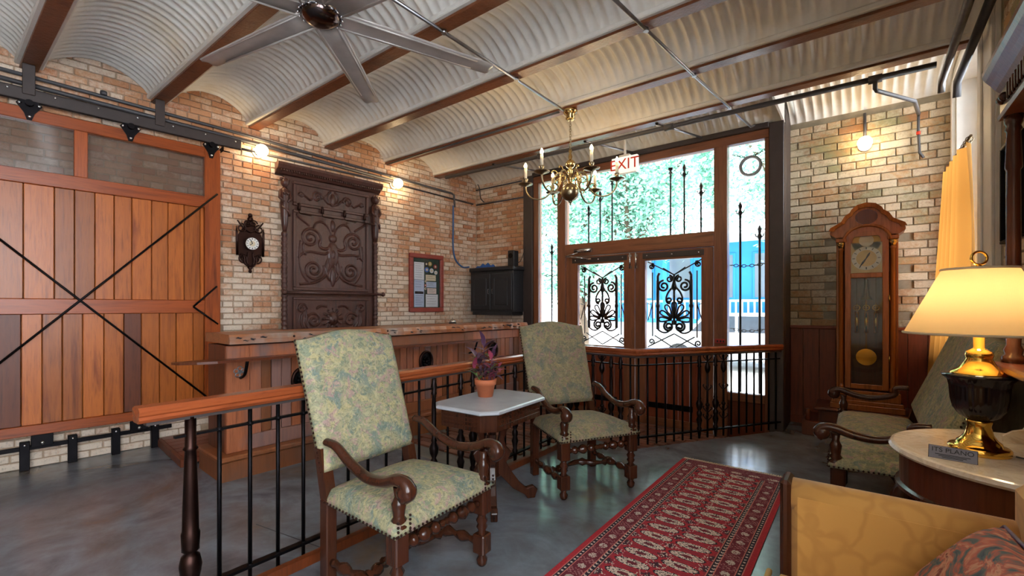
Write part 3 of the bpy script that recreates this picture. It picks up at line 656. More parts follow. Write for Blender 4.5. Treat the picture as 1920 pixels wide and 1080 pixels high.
st = sym([(spiral(cx+.2, Z0+.11, .065, .012, R(180), -1.5, 26), .010), (bez((cx+.03, Z0+.06), (cx+.08, Z0+.02), (cx+.12, Z0+.16), (cx+.14, Z0+.1)), .010), (bez((cx+.26, Z0+.08), (cx+.3, Z0+.02), (cx+.34, Z0+.14), (cx+.42, Z0+.1)), .009), (spiral(cx+.39, Z0+.1, .03, .008, 0, 1.2, 14), .008), (bez((cx, Z0+.03), (cx+.09, Z0+.08), (cx+.09, Z0+.16), (cx+.03, Z0+.2)), .011)])
relief('frieze_carving', .13, 1.04, Zp(2.58), Zp(2.80), -.052, st, [(cx, Z0+.11, .03, .07, .025)], 'carved_wood', hp, 150)
Z0 = Zp(.9)
st = sym([(spiral(cx+.24, Z0+.28, .11, .015, R(-60), 1.7, 34), .012), (spiral(cx+.38, Z0+.43, .06, .012, R(180), -1.4, 24), .011), (bez((cx+.15, Z0+.12), (cx+.25, Z0+.1), (cx+.33, Z0+.2), (cx+.34, Z0+.4)), .012), (bez((cx+.38, Z0+.36), (cx+.4, Z0+.3), (cx+.4, Z0+.25), (cx+.37, Z0+.2)), .014), (bez((cx+.08, Z0+.45), (cx+.14, Z0+.47), (cx+.17, Z0+.46), (cx+.2, Z0+.43)), .01)])
ms = [([(cx, Z0+.3), (cx+.12*math.cos(R(a)), Z0+.3+.12*math.sin(R(a)))], .015) for a in range(0, 360, 30)]
relief('mask_carving', .13, 1.04, Zp(.9), Zp(1.43), -.052, st+ms, [(cx, Z0+.3, .07, .085, .05), (cx, Z0+.28, .02, .035, .065), (cx-.03, Z0+.33, .016, .012, .058), (cx+.03, Z0+.33, .016, .012, .058)], 'carved_wood', hp, 150)
for s in (0, 1):   # caryatid over a bead-turned column at each side
    x = -.005 if s == 0 else Wp+.005; q = MB()
    q.tube([(x, -.08, Zp(z)) for z in (2.22, 2.30, 2.38, 2.46, 2.54, 2.60, 2.66, 2.70, 2.73)], [.02, .034, .04, .045, .05, .042, .05, .045, .022], 10); q.sphere((x, -.09, Zp(2.785)), .046, 10, 8, 1.2)
    for a in (-1, 1): q.tube([(x+a*.045, -.085, Zp(2.69)), (x+a*.062, -.1, Zp(2.60)), (x+a*.02, -.125, Zp(2.555))], [.018, .016, .012], 6); q.sphere((x+a*.02, -.125, Zp(2.655)), .02, 8, 6)
    for a in range(6): q.sphere((x+.045*math.cos(a), -.09+.03*math.sin(a*2), Zp(2.82)), .018, 6, 4)
    q.tube([(x-.04, -.1, Zp(2.5)), (x+.03, -.125, Zp(2.45)), (x+.045, -.1, Zp(2.4))], .016, 6); q.build('caryatid', 'carved_wood', hp)
    q = MB(); n = 34; q.tube([(x, -.07, Zp(.35)+i*(Zp(2.22)-Zp(.35))/(n*4)) for i in range(n*4+1)], [.024+.010*abs(math.sin(math.pi*i/4)) for i in range(n*4+1)], 8); q.build('bead_column', 'carved_wood', hp)
for x in (.16, .44, .73, 1.01):
    q = MB(); q.lathe([(.016, -.03), (.02, 0), (.012, .03), (.018, .045), (.004, .06)], (x, -.085, Zp(2.52)), 8); q.tube(catmull([(x, -.09, Zp(2.5)), (x, -.10, Zp(2.455)), (x+.05, -.15, Zp(2.445)), (x+.11, -.16, Zp(2.435)), (x+.08, -.19, Zp(2.425)), (x, -.14, Zp(2.44))], 4), .006, 6); q.build('coat_hook', 'bronze_iron', hp)
q = MB(); q.tube([(-.02, -.14, Zp(1.515)), (Wp+.08, -.14, Zp(1.515))], .016, 10)
for x in (-.03, Wp+.08): q.sphere((x, -.14, Zp(1.515)), .03, 10, 8)
q.tube([(.03, -.05, Zp(1.515)), (.03, -.14, Zp(1.515))], .018, 8); q.tube([(Wp-.03, -.05, Zp(1.515)), (Wp-.03, -.14, Zp(1.515))], .018, 8); q.build('umbrella_bar', 'carved_wood', hp)

# ---- ornate wall clock
wk = thing('ornate_wall_clock', 'small ornate dark cast metal wall clock with white dial on brick', 'clock', LW(1.838, .004, 2.05), LRZ)
q = MB(); q.prism([(0, .30), (.03, .24), (.06, .18), (.1, .12), (.13, .06), (.12, -.04), (.13, -.1), (.09, -.18), (.05, -.24), (0, -.27), (-.05, -.24), (-.09, -.18), (-.13, -.1), (-.12, -.04), (-.13, .06), (-.1, .12), (-.06, .18), (-.03, .24)], -.03, -.004); q.build('back_plate', 'bronze_iron', wk)
q = MB()
for s in (-1, 1):
    for sp in (spiral(s*.09, .16, .05, .01, R(90), s*1.4), spiral(s*.07, -.17, .05, .01, R(-90), s*1.4), spiral(s*.03, .22, .04, .01, R(0), s*1.3), bez((s*.02, -.26), (s*.1, -.2), (s*.02, -.15), (s*.1, -.12)), bez((0, .12), (s*.08, .15), (s*.1, .2), (s*.13, .24)), bez((s*.03, -.1), (s*.01, -.15), (s*.06, -.18), (s*.02, -.24))): q.tube([(a, -.04, b) for a, b in sp], .008, 6)
    q.tube([(s*.13, -.035, -.14), (s*.135, -.035, .12), (s*.135, -.035, .18)], [.014, .012, .002], 6)
q.build('scrollwork', 'bronze_iron', wk)
q = MB(); q.lathe([(.004, -.33), (.02, -.315), (.012, -.29), (.03, -.27), (.02, -.25)], (0, -.03, 0), 10); q.build('drop_finial', 'bronze_iron', wk)
q = MB(); q.tube([(0, -.03, .24), (0, -.03, .27), (0, -.03, .29)], [.025, .03, .02], 8); q.sphere((0, -.03, .31), .024, 8, 6); q.build('crest_figure', 'bronze_iron', wk)
q = MB(); q.tube([(.012, -.03, -.005), (.012, -.058, -.005)], .075, 24); q.build('bezel', 'bronze_iron', wk)
dl = MB().tube([(.012, -.058, -.005), (.012, -.062, -.005)], .066, 24).build('dial', 'sign_white', wk)
q = MB(); q.tube([(.012, -.062, -.005), (.012, -.065, -.005)], .03, 16); q.build('dial_centre', 'paper_cream', dl)
q = MB()
for i in range(12): a = i*math.pi/6; c, s = math.cos(a), math.sin(a); q.tube([(.012+.046*c, -.063, -.005+.046*s), (.012+.06*c, -.063, -.005+.06*s)], .004, 4)
q.build('hour_marks', 'ink', dl)
for a, L_ in ((R(115), .045), (R(215), .034)): q = MB(); q.tube([(.012, -.067, -.005), (.012+L_*math.cos(a), -.067, -.005+L_*math.sin(a))], .004, 4); q.build('hand', 'ink', dl)

# ---- glazed notice board
nb = thing('notice_board', 'red wood framed notice board with papers and round patches', 'notice board', LW(3.94, .0, 1.27), LRZ)
lpart('frame', 'board_frame', nb, (0, .62, -.06, -.005, 0, .065), (0, .62, -.06, -.005, .80, .865), (0, .06, -.06, -.005, .065, .80), (.56, .62, -.06, -.005, .065, .80), ch=.008); lpart('felt_back', 'green_felt', nb, (.06, .56, -.02, -.006, .065, .80), ch=0)
def sheet(x0, x1, z0, z1, mat, lines=6, y=-.0215, header=False):
    s = lpart('paper_sheet', mat, nb, (x0, x1, y-.002, y, z0, z1), ch=0); q = MB()
    for i in range(lines): z = z1-(z1-z0)*(i+.8)/(lines+1); q.box(x0+.02, x1-.02-random.uniform(0, .05), y-.0028, y-.002, z, z+.003)
    if header: q.box(x0+.012, x1-.012, y-.0028, y-.002, z1-.06, z1-.025)
    q.build('print', 'ink', s); return s
sheet(.09, .27, .48, .74, 'paper', 7); sheet(.09, .27, .33, .475, 'paper_blue', 3); sheet(.09, .27, .075, .33, 'paper_blue', 7, header=True); sheet(.30, .53, .075, .265, 'paper', 4); sheet(.33, .50, .275, .36, 'paper_pink', 4); sheet(.31, .50, .37, .455, 'paper_blue', 3); sheet(.30, .49, .47, .56, 'paper_cream', 2)
for x, z, r, mt in ((.31, .72, .033, 'ink'), (.38, .725, .034, 'patch_gold'), (.48, .69, .033, 'patch_red'), (.41, .625, .036, 'paper'), (.49, .60, .03, 'paper'), (.32, .635, .038, 'patch_blue'), (.30, .46, .016, 'paper_cream'), (.295, .40, .02, 'patch_red'), (.295, .35, .018, 'paper_cream')):
    q = MB(); q.tube([(x, -.021, z), (x, -.026, z)], r, 16); pt = q.build('round_patch', mt, nb); q = MB(); q.tube([(x, -.026, z), (x, -.028, z)], r*.5, 10); q.build('emblem', 'paper_cream' if mt != 'paper_cream' else 'ink', pt)
lpart('pane', 'pane', nb, (.06, .56, -.045, -.042, .065, .80), ch=0)

# ---- black wall cabinet in the corner, with things on it
cb = thing('wall_cabinet', 'black two-door wooden cabinet mounted on the corner brick wall', 'cabinet', (0, YF-.01, 1.22))
lpart('body', 'black_paint', cb, (-4.98, -4.12, -.30, -.01, .05, .68)); lpart('cornice', 'black_paint', cb, (-5.0, -4.09, -.33, -.01, .68, .745), ch=.015); lpart('plinth', 'black_paint', cb, (-4.95, -4.15, -.29, -.01, 0, .05))
for a, b in ((-4.96, -4.56), (-4.54, -4.14)):
    d = lpart('door', 'black_paint', cb, (a, b, -.318, -.30, .08, .64), ch=.006); lpart('panel', 'black_paint', d, (a+.07, b-.07, -.327, -.318, .15, .57), ch=.008)
    q = MB(); kx = b-.03 if a < -4.7 else a+.03; q.tube([(kx, -.318, .33), (kx, -.335, .33), (kx, -.335, .40), (kx, -.318, .40)], .005, 6); q.build('handle', 'galvanised', d)
sp = thing('small_speaker', 'small black speaker box standing on the black wall cabinet', 'speaker', (-4.23, YF-.17, 1.965)); lpart('box', 'black_paint', sp, (-.06, .06, -.06, .06, .012, .24), ch=.006)
q = MB(); q.tube([(0, -.061, .16), (0, -.066, .16)], .04, 14); q.build('driver', 'dark_iron', sp)
for dx in (-.04, .04): q = MB(); q.lathe([(.012, 0), (.01, .012)], (dx, -.03, 0), 8); q.build('foot', 'steel', sp)
q = MB(); q.tube(catmull([(.06, .05, .06), (.1, .07, .1), (.14, .1, .25), (.15, .14, .42)], 4), .005, 5); q.build('wire', 'black_paint', sp)
bc = thing('blue_cloth', 'crumpled blue cloth bundle lying on the black wall cabinet', 'cloth', (-4.74, YF-.2, 1.965))
q = MB(); vs = []; nx = 22
for j in range(nx+1):
    for i in range(nx+1):
        a, b = i/nx*2-1, j/nx*2-1; h = max(0, 1-a*a)*max(0, 1-b*b); vs.append((a*.17, b*.09, .002+.055*h**.5*(1+.35*math.sin(9*a+5*b)+.2*math.sin(17*b-6*a)*h)))
q.add(vs, [(j*(nx+1)+i, j*(nx+1)+i+1, (j+1)*(nx+1)+i+1, (j+1)*(nx+1)+i) for j in range(nx) for i in range(nx)], True); q.build('folded_cloth', 'blue_cloth', bc)

# ================================================================== COUNTER
CA = R(2.6); CRZ = math.pi/2-CA; CO = (-3.97, 1.46, 0); CL = 3.72
ct = thing('reception_counter', 'long rustic plank-panelled reception counter with thick worn wooden top', 'counter', CO, CRZ)
lpart('carcass', 'barn_dark', ct, (.02, CL, .03, .40, .0, 1.04)); lpart('plinth', 'counter_wood', ct, (-.06, CL, -.10, .43, -.12, .15), ch=.01); lpart('plinth_cap', 'counter_wood', ct, (-.08, CL, -.12, .43, .15, .19), ch=.01)
lpart('end_panel', 'barn_dark', ct, (0, .02, .01, .40, .19, 1.04))
for a, b in ((0, .17), (1.28, 1.40), (2.58, 2.73), (CL-.1, CL)): lpart('stile', 'counter_wood', ct, (a, b, -.03, .03, .19, 1.04), ch=.006)
for a, b in ((.17, 1.28), (1.40, 2.58), (2.73, CL-.1)):
    for z0, z1 in ((.93, 1.04), (.19, .31)): lpart('rail', 'counter_wood', ct, (a, b, -.022, .03, z0, z1), ch=.005)
    lpart('panel_stile', 'counter_wood', ct, (a, a+.09, -.018, .03, .31, .93)); lpart('panel_stile', 'counter_wood', ct, (b-.09, b, -.018, .03, .31, .93))
    n = round((b-a-.18)/.085)
    for i in range(n): x0 = a+.09+(b-a-.18)*i/n; x1 = a+.09+(b-a-.18)*(i+1)/n; lpart('plank', 'counter_wood', ct, (x0+.003, x1-.003, 0-random.uniform(0, .008), .03, .31, .93), ch=.004)
for s, z in ((.60, .70), (1.99, .74), (3.09, .78)):   # oval cast medallions
    q = MB(); q.tube([(s+.085*math.cos(a), -.02, z+.105*math.sin(a)) for a in [2*math.pi*k_/28 for k_ in range(28)]], .016, 8, closed=True); md = q.build('medallion', 'bronze_iron', ct)
    q = MB(); q.tube([(s, .0, z), (s, -.012, z)], .085, 22); q.build('medallion_field', 'dark_iron', md)
    q = MB()
    for k_ in range(8): a = k_*math.pi/4; q.sphere((s+.035*math.cos(a), -.018, z+.045*math.sin(a)), .017, 6, 4)
    q.sphere((s, -.024, z), .022, 8, 6); q.build('medallion_flower', 'dark_iron', md)
q = MB()   # flower-shaped hook on the corner post
for k_ in range(5): a = R(90+72*k_); q.tube([(.09+.028*math.cos(a)+.017*math.cos(b), -.045, .83+.028*math.sin(a)+.017*math.sin(b)) for b in [2*math.pi*i/10 for i in range(10)]], .004, 5, closed=True)
q.tube([(.09, -.03, .83), (.09, -.05, .83)], .012, 8); q.tube(catmull([(.10, -.045, .83), (.125, -.06, .84), (.13, -.06, .87), (.13, -.06, .91)], 3), .005, 5); q.build('flower_hook', 'galvanised', ct)
# live-edge top
top = MB(); n = 60; out_ = []; 
f_edge = [(0+CL*i/n, -.10+.012*math.sin(i*.9)+.008*math.sin(i*2.3+1)) for i in range(n+1)]
pl = f_edge+[(CL, .47), (0, .47)]; k0 = len(pl)
top.add([(x, y, 1.055) for x, y in pl]+[(x, y-(.006 if i <= n else 0), 1.092) for i, (x, y) in enumerate(pl)]+[(x, y+(.012 if i <= n else 0), 1.13) for i, (x, y) in enumerate(pl)],
        [tuple(reversed(range(k0))), tuple(range(2*k0, 3*k0))]+[(r*k0+i, r*k0+(i+1) % k0, (r+1)*k0+(i+1) % k0, (r+1)*k0+i) for r in (0, 1) for i in range(k0)])
tp = top.build('counter_top', 'counter_slab', ct)
q = MB(); rk = random.Random(4)
for i in range(46):
    s = rk.uniform(0, CL-.05); e = -.10+.012*math.sin((s/CL*n)*.9)+.008*math.sin((s/CL*n)*2.3+1)-.0055; w, h, z = rk.uniform(.012, .05), rk.uniform(.006, .014), rk.uniform(1.072, 1.112)
    q.tube([(s-w, e+.004, z), (s-w*.4, e, z+.003), (s+w*.4, e, z-.003), (s+w, e+.004, z)], [.002, h, h*.8, .002], 6, flat=.5)
stuff(q.build('worm_holes', 'ink', tp))
# drink rail with rounded end along the counter front
q = MB(); ln = [(-.36, -.05), (-.33, -.12), (-.24, -.19), (-.12, -.225)]+[(x, -.235) for x in (.3, 1, 2, 2.9)]+[(2.9, -.20), (2.9, -.10), (0, -.10), (-.2, -.02)]
q.prism(ln, .93, .948, 'xy'); q.build('drink_shelf', 'mahogany', ct)
for s in (.1, 1.34, 2.65): q = MB(); q.tube(catmull([(s, -.03, .78), (s, -.12, .82), (s, -.17, .93)], 4), .012, 6); q.build('shelf_bracket', 'dark_iron', ct)
bl = thing('call_bell', 'small silver call bell standing on the counter top', 'bell', (-4.22, 4.22, 1.13)); q = MB(); q.lathe([(.05, 0), (.05, .012), (.042, .016)], (0, 0, 0), 16); q.build('base', 'black_paint', bl)
q = MB(); q.lathe([(.044, .018), (.042, .032), (.03, .048), (.012, .056), (.0001, .057)], (0, 0, 0), 16); q.build('dome', 'steel', bl); q = MB(); q.lathe([(.004, .055), (.004, .07), (.009, .072), (.007, .08)], (0, 0, 0), 8); q.build('button', 'steel', bl)
# wooden platform at the end of the counter
pf = thing('wooden_platform', 'low reddish plank platform on the floor beside the counter end', 'platform', LW(1.02, .02, 0), LRZ)
for i in range(7): lpart('plank', 'plank_floor', pf, (0+.02, 1.55, -.93+i*.131, -.93+i*.131+.128, .02, .07), ch=.004)
lpart('front_edge', 'barn_dark', pf, (-.01, .02, -.93, -.01, 0, .07))

# ================================================================== RAILING
ra = thing('stair_railing', 'wooden handrail on dark iron balusters running past the chairs to the entrance', 'railing')
ZR = .93
runs = [((-2.33, .53), (-2.33, 4.18)), ((-2.33, 4.18), (-1.70, 4.13)), ((-1.70, 4.13), (-.70, 5.66))]
prof = [(-.05, 0), (-.05, -.018), (-.042, -.026), (-.046, -.038), (-.034, -.052), (.034, -.052), (.046, -.038), (.042, -.026), (.05, -.018), (.05, 0), (.036, .012), (-.036, .012)]
def sweep(pts2, z, prof, name, mat, parent):
    P = [Vector((a, b, 0)) for a, b in pts2]; vs = []; n = len(P); k = len(prof)
    for i in range(n):
        d0 = (P[i]-P[i-1]).normalized() if i else (P[1]-P[0]).normalized(); d1 = (P[i+1]-P[i]).normalized() if i < n-1 else d0
        nn = (Vector((d0.y, -d0.x, 0))+Vector((d1.y, -d1.x, 0))).normalized(); sc = 1/max(.5, nn.dot(Vector((d0.y, -d0.x, 0))))
        for o, h in prof: vs.append((P[i].x+nn.x*o*sc, P[i].y+nn.y*o*sc, z+h))
    q = MB(); q.add(vs, [(i*k+j, (i+1)*k+j, (i+1)*k+(j+1) % k, i*k+(j+1) % k) for i in range(n-1) for j in range(k)]+[tuple(range(k)), tuple(range((n-1)*k, n*k))]); return q.build(name, mat, parent)
sweep([runs[0][0], runs[0][1]], ZR, prof, 'handrail', 'hand_rail', ra); sweep([runs[1][0], runs[1][1], runs[2][1]], ZR+.005, prof, 'handrail', 'hand_rail_x', ra)
path = [(-2.33, .66), runs[0][1], runs[1][1], runs[2][1]]
sq = lambda w, h: [(-w, 0), (-w, h), (w, h), (w, 0)]
sweep([(-2.33, .56), *path[1:]], ZR-.068, sq(.02, .016), 'sub_rail', 'steel_paint', ra); sweep(path, ZR-.145, sq(.011, .011), 'upper_bar', 'dark_iron', ra); sweep(path, .10, sq(.018, .014), 'bottom_bar', 'dark_iron', ra)
sweep([(-2.30, .60), (-2.30, 4.12)], 0, sq(.02, .05), 'kerb', 'barn_dark', ra)
def bal_plain(): q = MB(); q.tube([(0, 0, .03), (0, 0, ZR-.06)], .0095, 6); q.lathe([(.015, -.008), (.015, .008)], (0, 0, ZR-.14), 6); q.lathe([(.016, -.006), (.016, .01)], (0, 0, .107), 6); return q.mesh('baluster', 'dark_iron')
def bal_turned(): q = MB(); q.lathe([(.012, .03), (.02, .11), (.026, .13), (.016, .15), (.024, .19), (.03, .215), (.018, .25), (.026, .265), (.026, .29), (.014, .31), (.03, .345), (.034, .38), (.016, .42), (.022, .43), (.015, .45), (.017, .62), (.013, .74), (.022, .755), (.014, .77), (.024, .80), (.016, .83), (.014, ZR-.06)], (0, 0, 0), 10); return q.mesh('turned_baluster', 'iron')
def bal_leaf():
    q = MB(); q.tube([(0, 0, .03), (0, 0, ZR-.06)], .011, 6); q.lathe([(.012, -.06), (.026, -.03), (.03, 0), (.02, .04), (.012, .06)], (0, 0, .74), 8)
    for z in (.2, .28, .5, .8):
        for s in (-1, 1):
            q.tube(catmull([(0, 0, z), (0, s*.02, z+.02), (0, s*.042, z+.05), (0, s*.03, z+.06)], 3), .006, 5); q.tube(catmull([(0, 0, z), (s*.02, 0, z+.02), (s*.042, 0, z+.05), (s*.03, 0, z+.06)], 3), .006, 5)
    q.lathe([(.012, -.02), (.024, 0), (.012, .02)], (0, 0, .36), 8); return q.mesh('leaf_baluster', 'iron')
def newel(): q = MB(); q.lathe([(.03, .0), (.034, .05), (.022, .07), (.034, .09), (.022, .11), (.03, .14), (.040, .19), (.044, .22), (.036, .26), (.02, .275), (.034, .285), (.034, .30), (.037, .36), (.032, .37), (.031, .45), (.024, .68), (.022, .72), (.03, .73), (.022, .74), (.022, ZR-.06)], (0, 0, 0), 12); return q.mesh('newel_post', 'bronze_iron')
bp_, bt_, bl_, nw_ = bal_plain(), bal_turned(), bal_leaf(), newel()
link('newel_post', nw_, ra, (-2.33, .72, 0))
seq = {0: 'ppppptpppppttllppptppptl', 1: 'ttlt', 2: 'ppppppptltlpppppp'}
def run_b(a, b, n, pat, t0, t1):
    for i in range(n):
        t = t0+(t1-t0)*i/(n-1); c = pat[i % len(pat)]; me = {'p': bp_, 't': bt_, 'l': bl_}[c]
        link({'p': 'baluster', 't': 'turned_baluster', 'l': 'leaf_baluster'}[c], me, ra, (a[0]+(b[0]-a[0])*t, a[1]+(b[1]-a[1])*t, 0))
run_b(*runs[0], 26, 'pppptppppptpttlpptptptppttpp', .083, .985); run_b(*runs[1], 6, 'ptltt', .1, .92); run_b(*runs[2], 18, 'ppppppptltlppppppp', .02, .97)
rs = thing('red_plate', 'tiny red plate fixed low on the door post just above the handrail', 'sign', (-1.30, YF-.045, .925)); lpart('plate', 'red_plate', rs, (-.055, .055, -.006, 0, 0, .05), ch=.001)
for a_ in (-.036, -.002, .028): lpart('mark', 'ink', rs, (a_, a_+.018, -.007, -.006, .012, .034), ch=0)

# ================================================================== ARMCHAIRS  (front faces local -y)
def turned(m, a, b, rs, seg=10):
    a, b = Vector(a), Vector(b); n = len(rs); m.tube([a.lerp(b, i/(n-1)) for i in range(n)], list(rs), seg); return m
BEADS = [.016, .02, .014, .024, .03, .024, .014, .022, .03, .034, .03, .022, .014, .024, .03, .024, .014, .02, .016]
def cushion(name, mat, parent, w0, w1, d0, d1, zb, zt, crown, nx=18, ny=14):
    # plan: front edge y=d0 width w0, back edge y=d1 width w1 ; domed top with rounded rim
    vs = []
    for j in range(ny+1):
        v = j/ny; y = d0+(d1-d0)*v; w = w0+(w1-w0)*v
        for i in range(nx+1):
            u = i/nx*2-1; e = max(abs(u), abs(2*v-1)); rim = math.sqrt(max(0, 1-max(0, (e-.72)/.28)**2)); dome = (1-u*u)*(1-(2*v-1)**2)
            k_ = 1+.025*rim; vs.append((u*w*k_, y, zb+(zt-zb)*(.35+.65*rim)+crown*dome))
    nt = len(vs); q = MB(); id_ = lambda i, j: j*(nx+1)+i
    fs = [(id_(i, j), id_(i+1, j), id_(i+1, j+1), id_(i, j+1)) for j in range(ny) for i in range(nx)]
    ring = [id_(i, 0) for i in range(nx)]+[id_(nx, j) for j in range(ny)]+[id_(nx-i, ny) for i in range(nx)]+[id_(0, ny-j) for j in range(ny)]
    lowv = [(vs[r][0], vs[r][1], zb) for r in ring]; vs += lowv; L_ = len(ring)
    fs += [(ring[k_], nt+k_, nt+(k_+1) % L_, ring[(k_+1) % L_]) for k_ in range(L_)]+[tuple(nt+k_ for k_ in range(L_))]
    q.add(vs, fs, True); return q.build(name, mat, parent)
def armchair(label, loc, rz, hw=.30, mat='tapestry', name='armchair', lean=.22, backtop=1.20, group='carved tapestry armchairs', mid_leg=False, cat='armchair', by=.25):
    t = thing(name, label, cat, loc, rz, group); fy = -.26
    for s in (-1, 1):
        x = s*(hw-.015)
        q = MB(); q.lathe([(.016, 0), (.026, .012), (.03, .035), (.018, .055), (.03, .07)], (x, fy, 0), 10); q.box(x-.036, x+.036, fy-.036, fy+.036, .07, .17, .006)
        q.lathe([(.03, .17), (.018, .185), (.03, .205), (.022, .22), (.032, .24), (.02, .26), (.028, .275)], (x, fy, 0), 10); q.box(x-.036, x+.036, fy-.036, fy+.036, .275, .41, .006); q.build('front_leg', 'chair_wood', t)
        q = MB(); q.box(x*.94-.028, x*.94+.028, by-.03, by+.03, 0, .42, .005)
        q.add([(x*.94+a*.026, by+b*.028+k_*lean*.25, .42+k_*.24) for k_ in (0, 1) for a, b in ((-1, -1), (1, -1), (1, 1), (-1, 1))], [(0, 1, 5, 4), (1, 2, 6, 5), (2, 3, 7, 6), (3, 0, 4, 7)]); q.build('back_leg', 'chair_wood', t)
        # serpentine arm: starts in the back, dips, rises and ends in a scrolled knuckle
        P = catmull([(x, by-.01, .70), (x, by-.09, .69), (x, .06, .635), (x+s*.005, -.07, .595), (x+s*.012, -.19, .605), (x+s*.02, -.28, .635), (x+s*.022, -.335, .63), (x+s*.02, -.352, .598), (x+s*.02, -.325, .575)], 5); n = len(P)
        rr = [.021+.012*min(1, i/n*1.25) if i < n*.8 else .036 for i in range(n)]; q = MB(); q.tube(P, rr, 12, flat=.85)
        q.sphere((x+s*.02, -.335, .600), .042, 12, 8); q.build('arm', 'chair_wood', t)
        q = MB(); q.lathe([(.036, .42), (.036, .435), (.02, .445), (.034, .46), (.024, .475), (.028, .50), (.032, .53), (.024, .545), (.019, .56), (.024, .60)], (x, fy-.01, 0), 10); q.build('arm_post', 'chair_wood', t)
        q = MB(); turned(q, (x, fy+.03, .12), (x*.94, by-.03, .12), BEADS); q.build('side_stretcher', 'chair_wood', t)
    q = MB(); turned(q, (-hw+.05, fy, .335), (hw-.05, fy, .335), [r_*1.02 for r_ in BEADS+BEADS]); q.build('front_stretcher', 'chair_wood', t)
    q = MB(); P = catmull([(-hw+.03, -.02, .12), (-hw*.5, -.0, .12), (0, .06, .125), (hw*.5, 0, .12), (hw-.03, -.02, .12)], 6); q.tube(P, [BEADS[(i*2) % len(BEADS)]*.95 for i in range(len(P))], 10); q.build('cross_stretcher', 'chair_wood', t)
    if mid_leg:
        q = MB(); q.lathe([(.02, 0), (.028, .03), (.018, .06), (.034, .09), (.034, .17), (.02, .2), (.03, .24), (.02, .27), (.034, .30), (.034, .41)], (0, fy, 0), 10); q.build('front_leg', 'chair_wood', t)
    cushion('seat_cushion', mat, t, hw+.035, hw-.01, fy-.045, by+.02, .405, .475, .05)
    q = MB()   # nail heads along the seat rail
    n = int(hw*2/.022)
    for i in range(n+1): q.sphere((-hw-.03+(2*hw+.06)*i/n, fy-.047, .413), .0062, 6, 4)
    for s in (-1, 1):
        for i in range(22): v = i/21; q.sphere((s*(hw+.035-.045*v+.002), fy-.04+(by-fy+.06)*v, .413), .0062, 6, 4)
        for i in range(4): q.sphere((s*(hw+.02), fy-.046, .413+.018*i), .0062, 6, 4); q.sphere((s*(hw-.045), fy-.046, .425+.018*i), .0062, 6, 4)
    stuff(q.build('nail_trim', 'bronze_iron', t))
    # upholstered back, raked, with a shaped crest
    nx, nz = 20, 18; vs = []; z0 = .55
    for side in (0, 1):
        for j in range(nz+1):
            v = j/nz
            for i in range(nx+1):
                u = i/nx*2-1; zt = backtop+.022*math.cos(u*math.pi*.95); z = z0+(zt-z0)*v; yb = by-.02+lean*.2+(z-z0)/(1.2-z0)*lean
                e = max(abs(u), abs(2*v-1)); rim = math.sqrt(max(0, 1-max(0, (e-.82)/.18)**2)); th = (.022+.026*rim+.01*(1-u*u)) if side == 0 else (.016+.012*rim)
                vs.append((u*(hw-.01+.01*v), yb-(th if side == 0 else -th), z))
    N1 = (nx+1)*(nz+1); id_ = lambda s, i, j: s*N1+j*(nx+1)+i; fs = [(id_(0, i, j), id_(0, i+1, j), id_(0, i+1, j+1), id_(0, i, j+1)) for j in range(nz) for i in range(nx)]+[(id_(1, i, j), id_(1, i, j+1), id_(1, i+1, j+1), id_(1, i+1, j)) for j in range(nz) for i in range(nx)]
    ring = [(i, 0) for i in range(nx)]+[(nx, j) for j in range(nz)]+[(nx-i, nz) for i in range(nx)]+[(0, nz-j) for j in range(nz)]
    fs += [(id_(0, *ring[k_]), id_(1, *ring[k_]), id_(1, *ring[(k_+1) % len(ring)]), id_(0, *ring[(k_+1) % len(ring)])) for k_ in range(len(ring))]
    q = MB(); q.add(vs, fs, True); q.build('backrest', mat, t)
    q = MB()
    for s in (-1, 1):
        for i in range(30): v = i/29; z = z0+(backtop-z0)*v; q.sphere((s*(hw-.009+.01*v), by-.02+lean*.2+(z-z0)/(1.2-z0)*lean, z), .0065, 6, 4)
    stuff(q.build('back_nail_trim', 'bronze_iron', t)); return t
def place(front_mid, facing_deg):   # root is .26 behind the front legs
    a = R(facing_deg); return (front_mid[0]-.26*math.cos(a), front_mid[1]-.26*math.sin(a), 0), a+math.pi/2
l, r = place((-1.555, 1.50), 3); armchair('high-backed tapestry armchair nearest the camera in front of the iron railing', l, r)
l, r = place((-1.51, 2.99), -30); armchair('high-backed tapestry armchair beyond the marble side table', l, r, mat='tapestry_shaded')
armchair('wide two-seat tapestry settee against the window wall beside the tall clock', (.15, 4.05, 0), -math.pi/2, hw=.76, by=.16, name='settee', mat='tapestry', lean=.26, backtop=1.18, group=None, cat='settee', mid_leg=True)

# ================================================================== SIDE TABLE + POTTED PLANT
st_ = thing('side_table', 'dark wooden side table with clipped-corner grey marble top between the armchairs', 'side table', (-2.03, 2.41, 0), R(3))
def octo(w, d, c): return [(-w+c, -d), (w-c, -d), (w, -d+c), (w, d-c), (w-c, d), (-w+c, d), (-w, d-c), (-w, -d+c)]
q = MB(); A = octo(.265, .36, .085); B_ = octo(.255, .35, .082); n = 8
q.add([(x, y, .683) for x, y in B_]+[(x, y, .690) for x, y in A]+[(x, y, .704) for x, y in A]+[(x, y, .71) for x, y in B_], [tuple(reversed(range(8))), tuple(range(24, 32))]+[(r_*8+i, r_*8+(i+1) % 8, (r_+1)*8+(i+1) % 8, (r_+1)*8+i) for r_ in range(3) for i in range(8)]); q.build('marble_top', 'marble_grey', st_)
q = MB(); q.prism(octo(.235, .33, .075), .575, .683, 'xy'); ap = q.build('apron', 'chair_wood', st_)
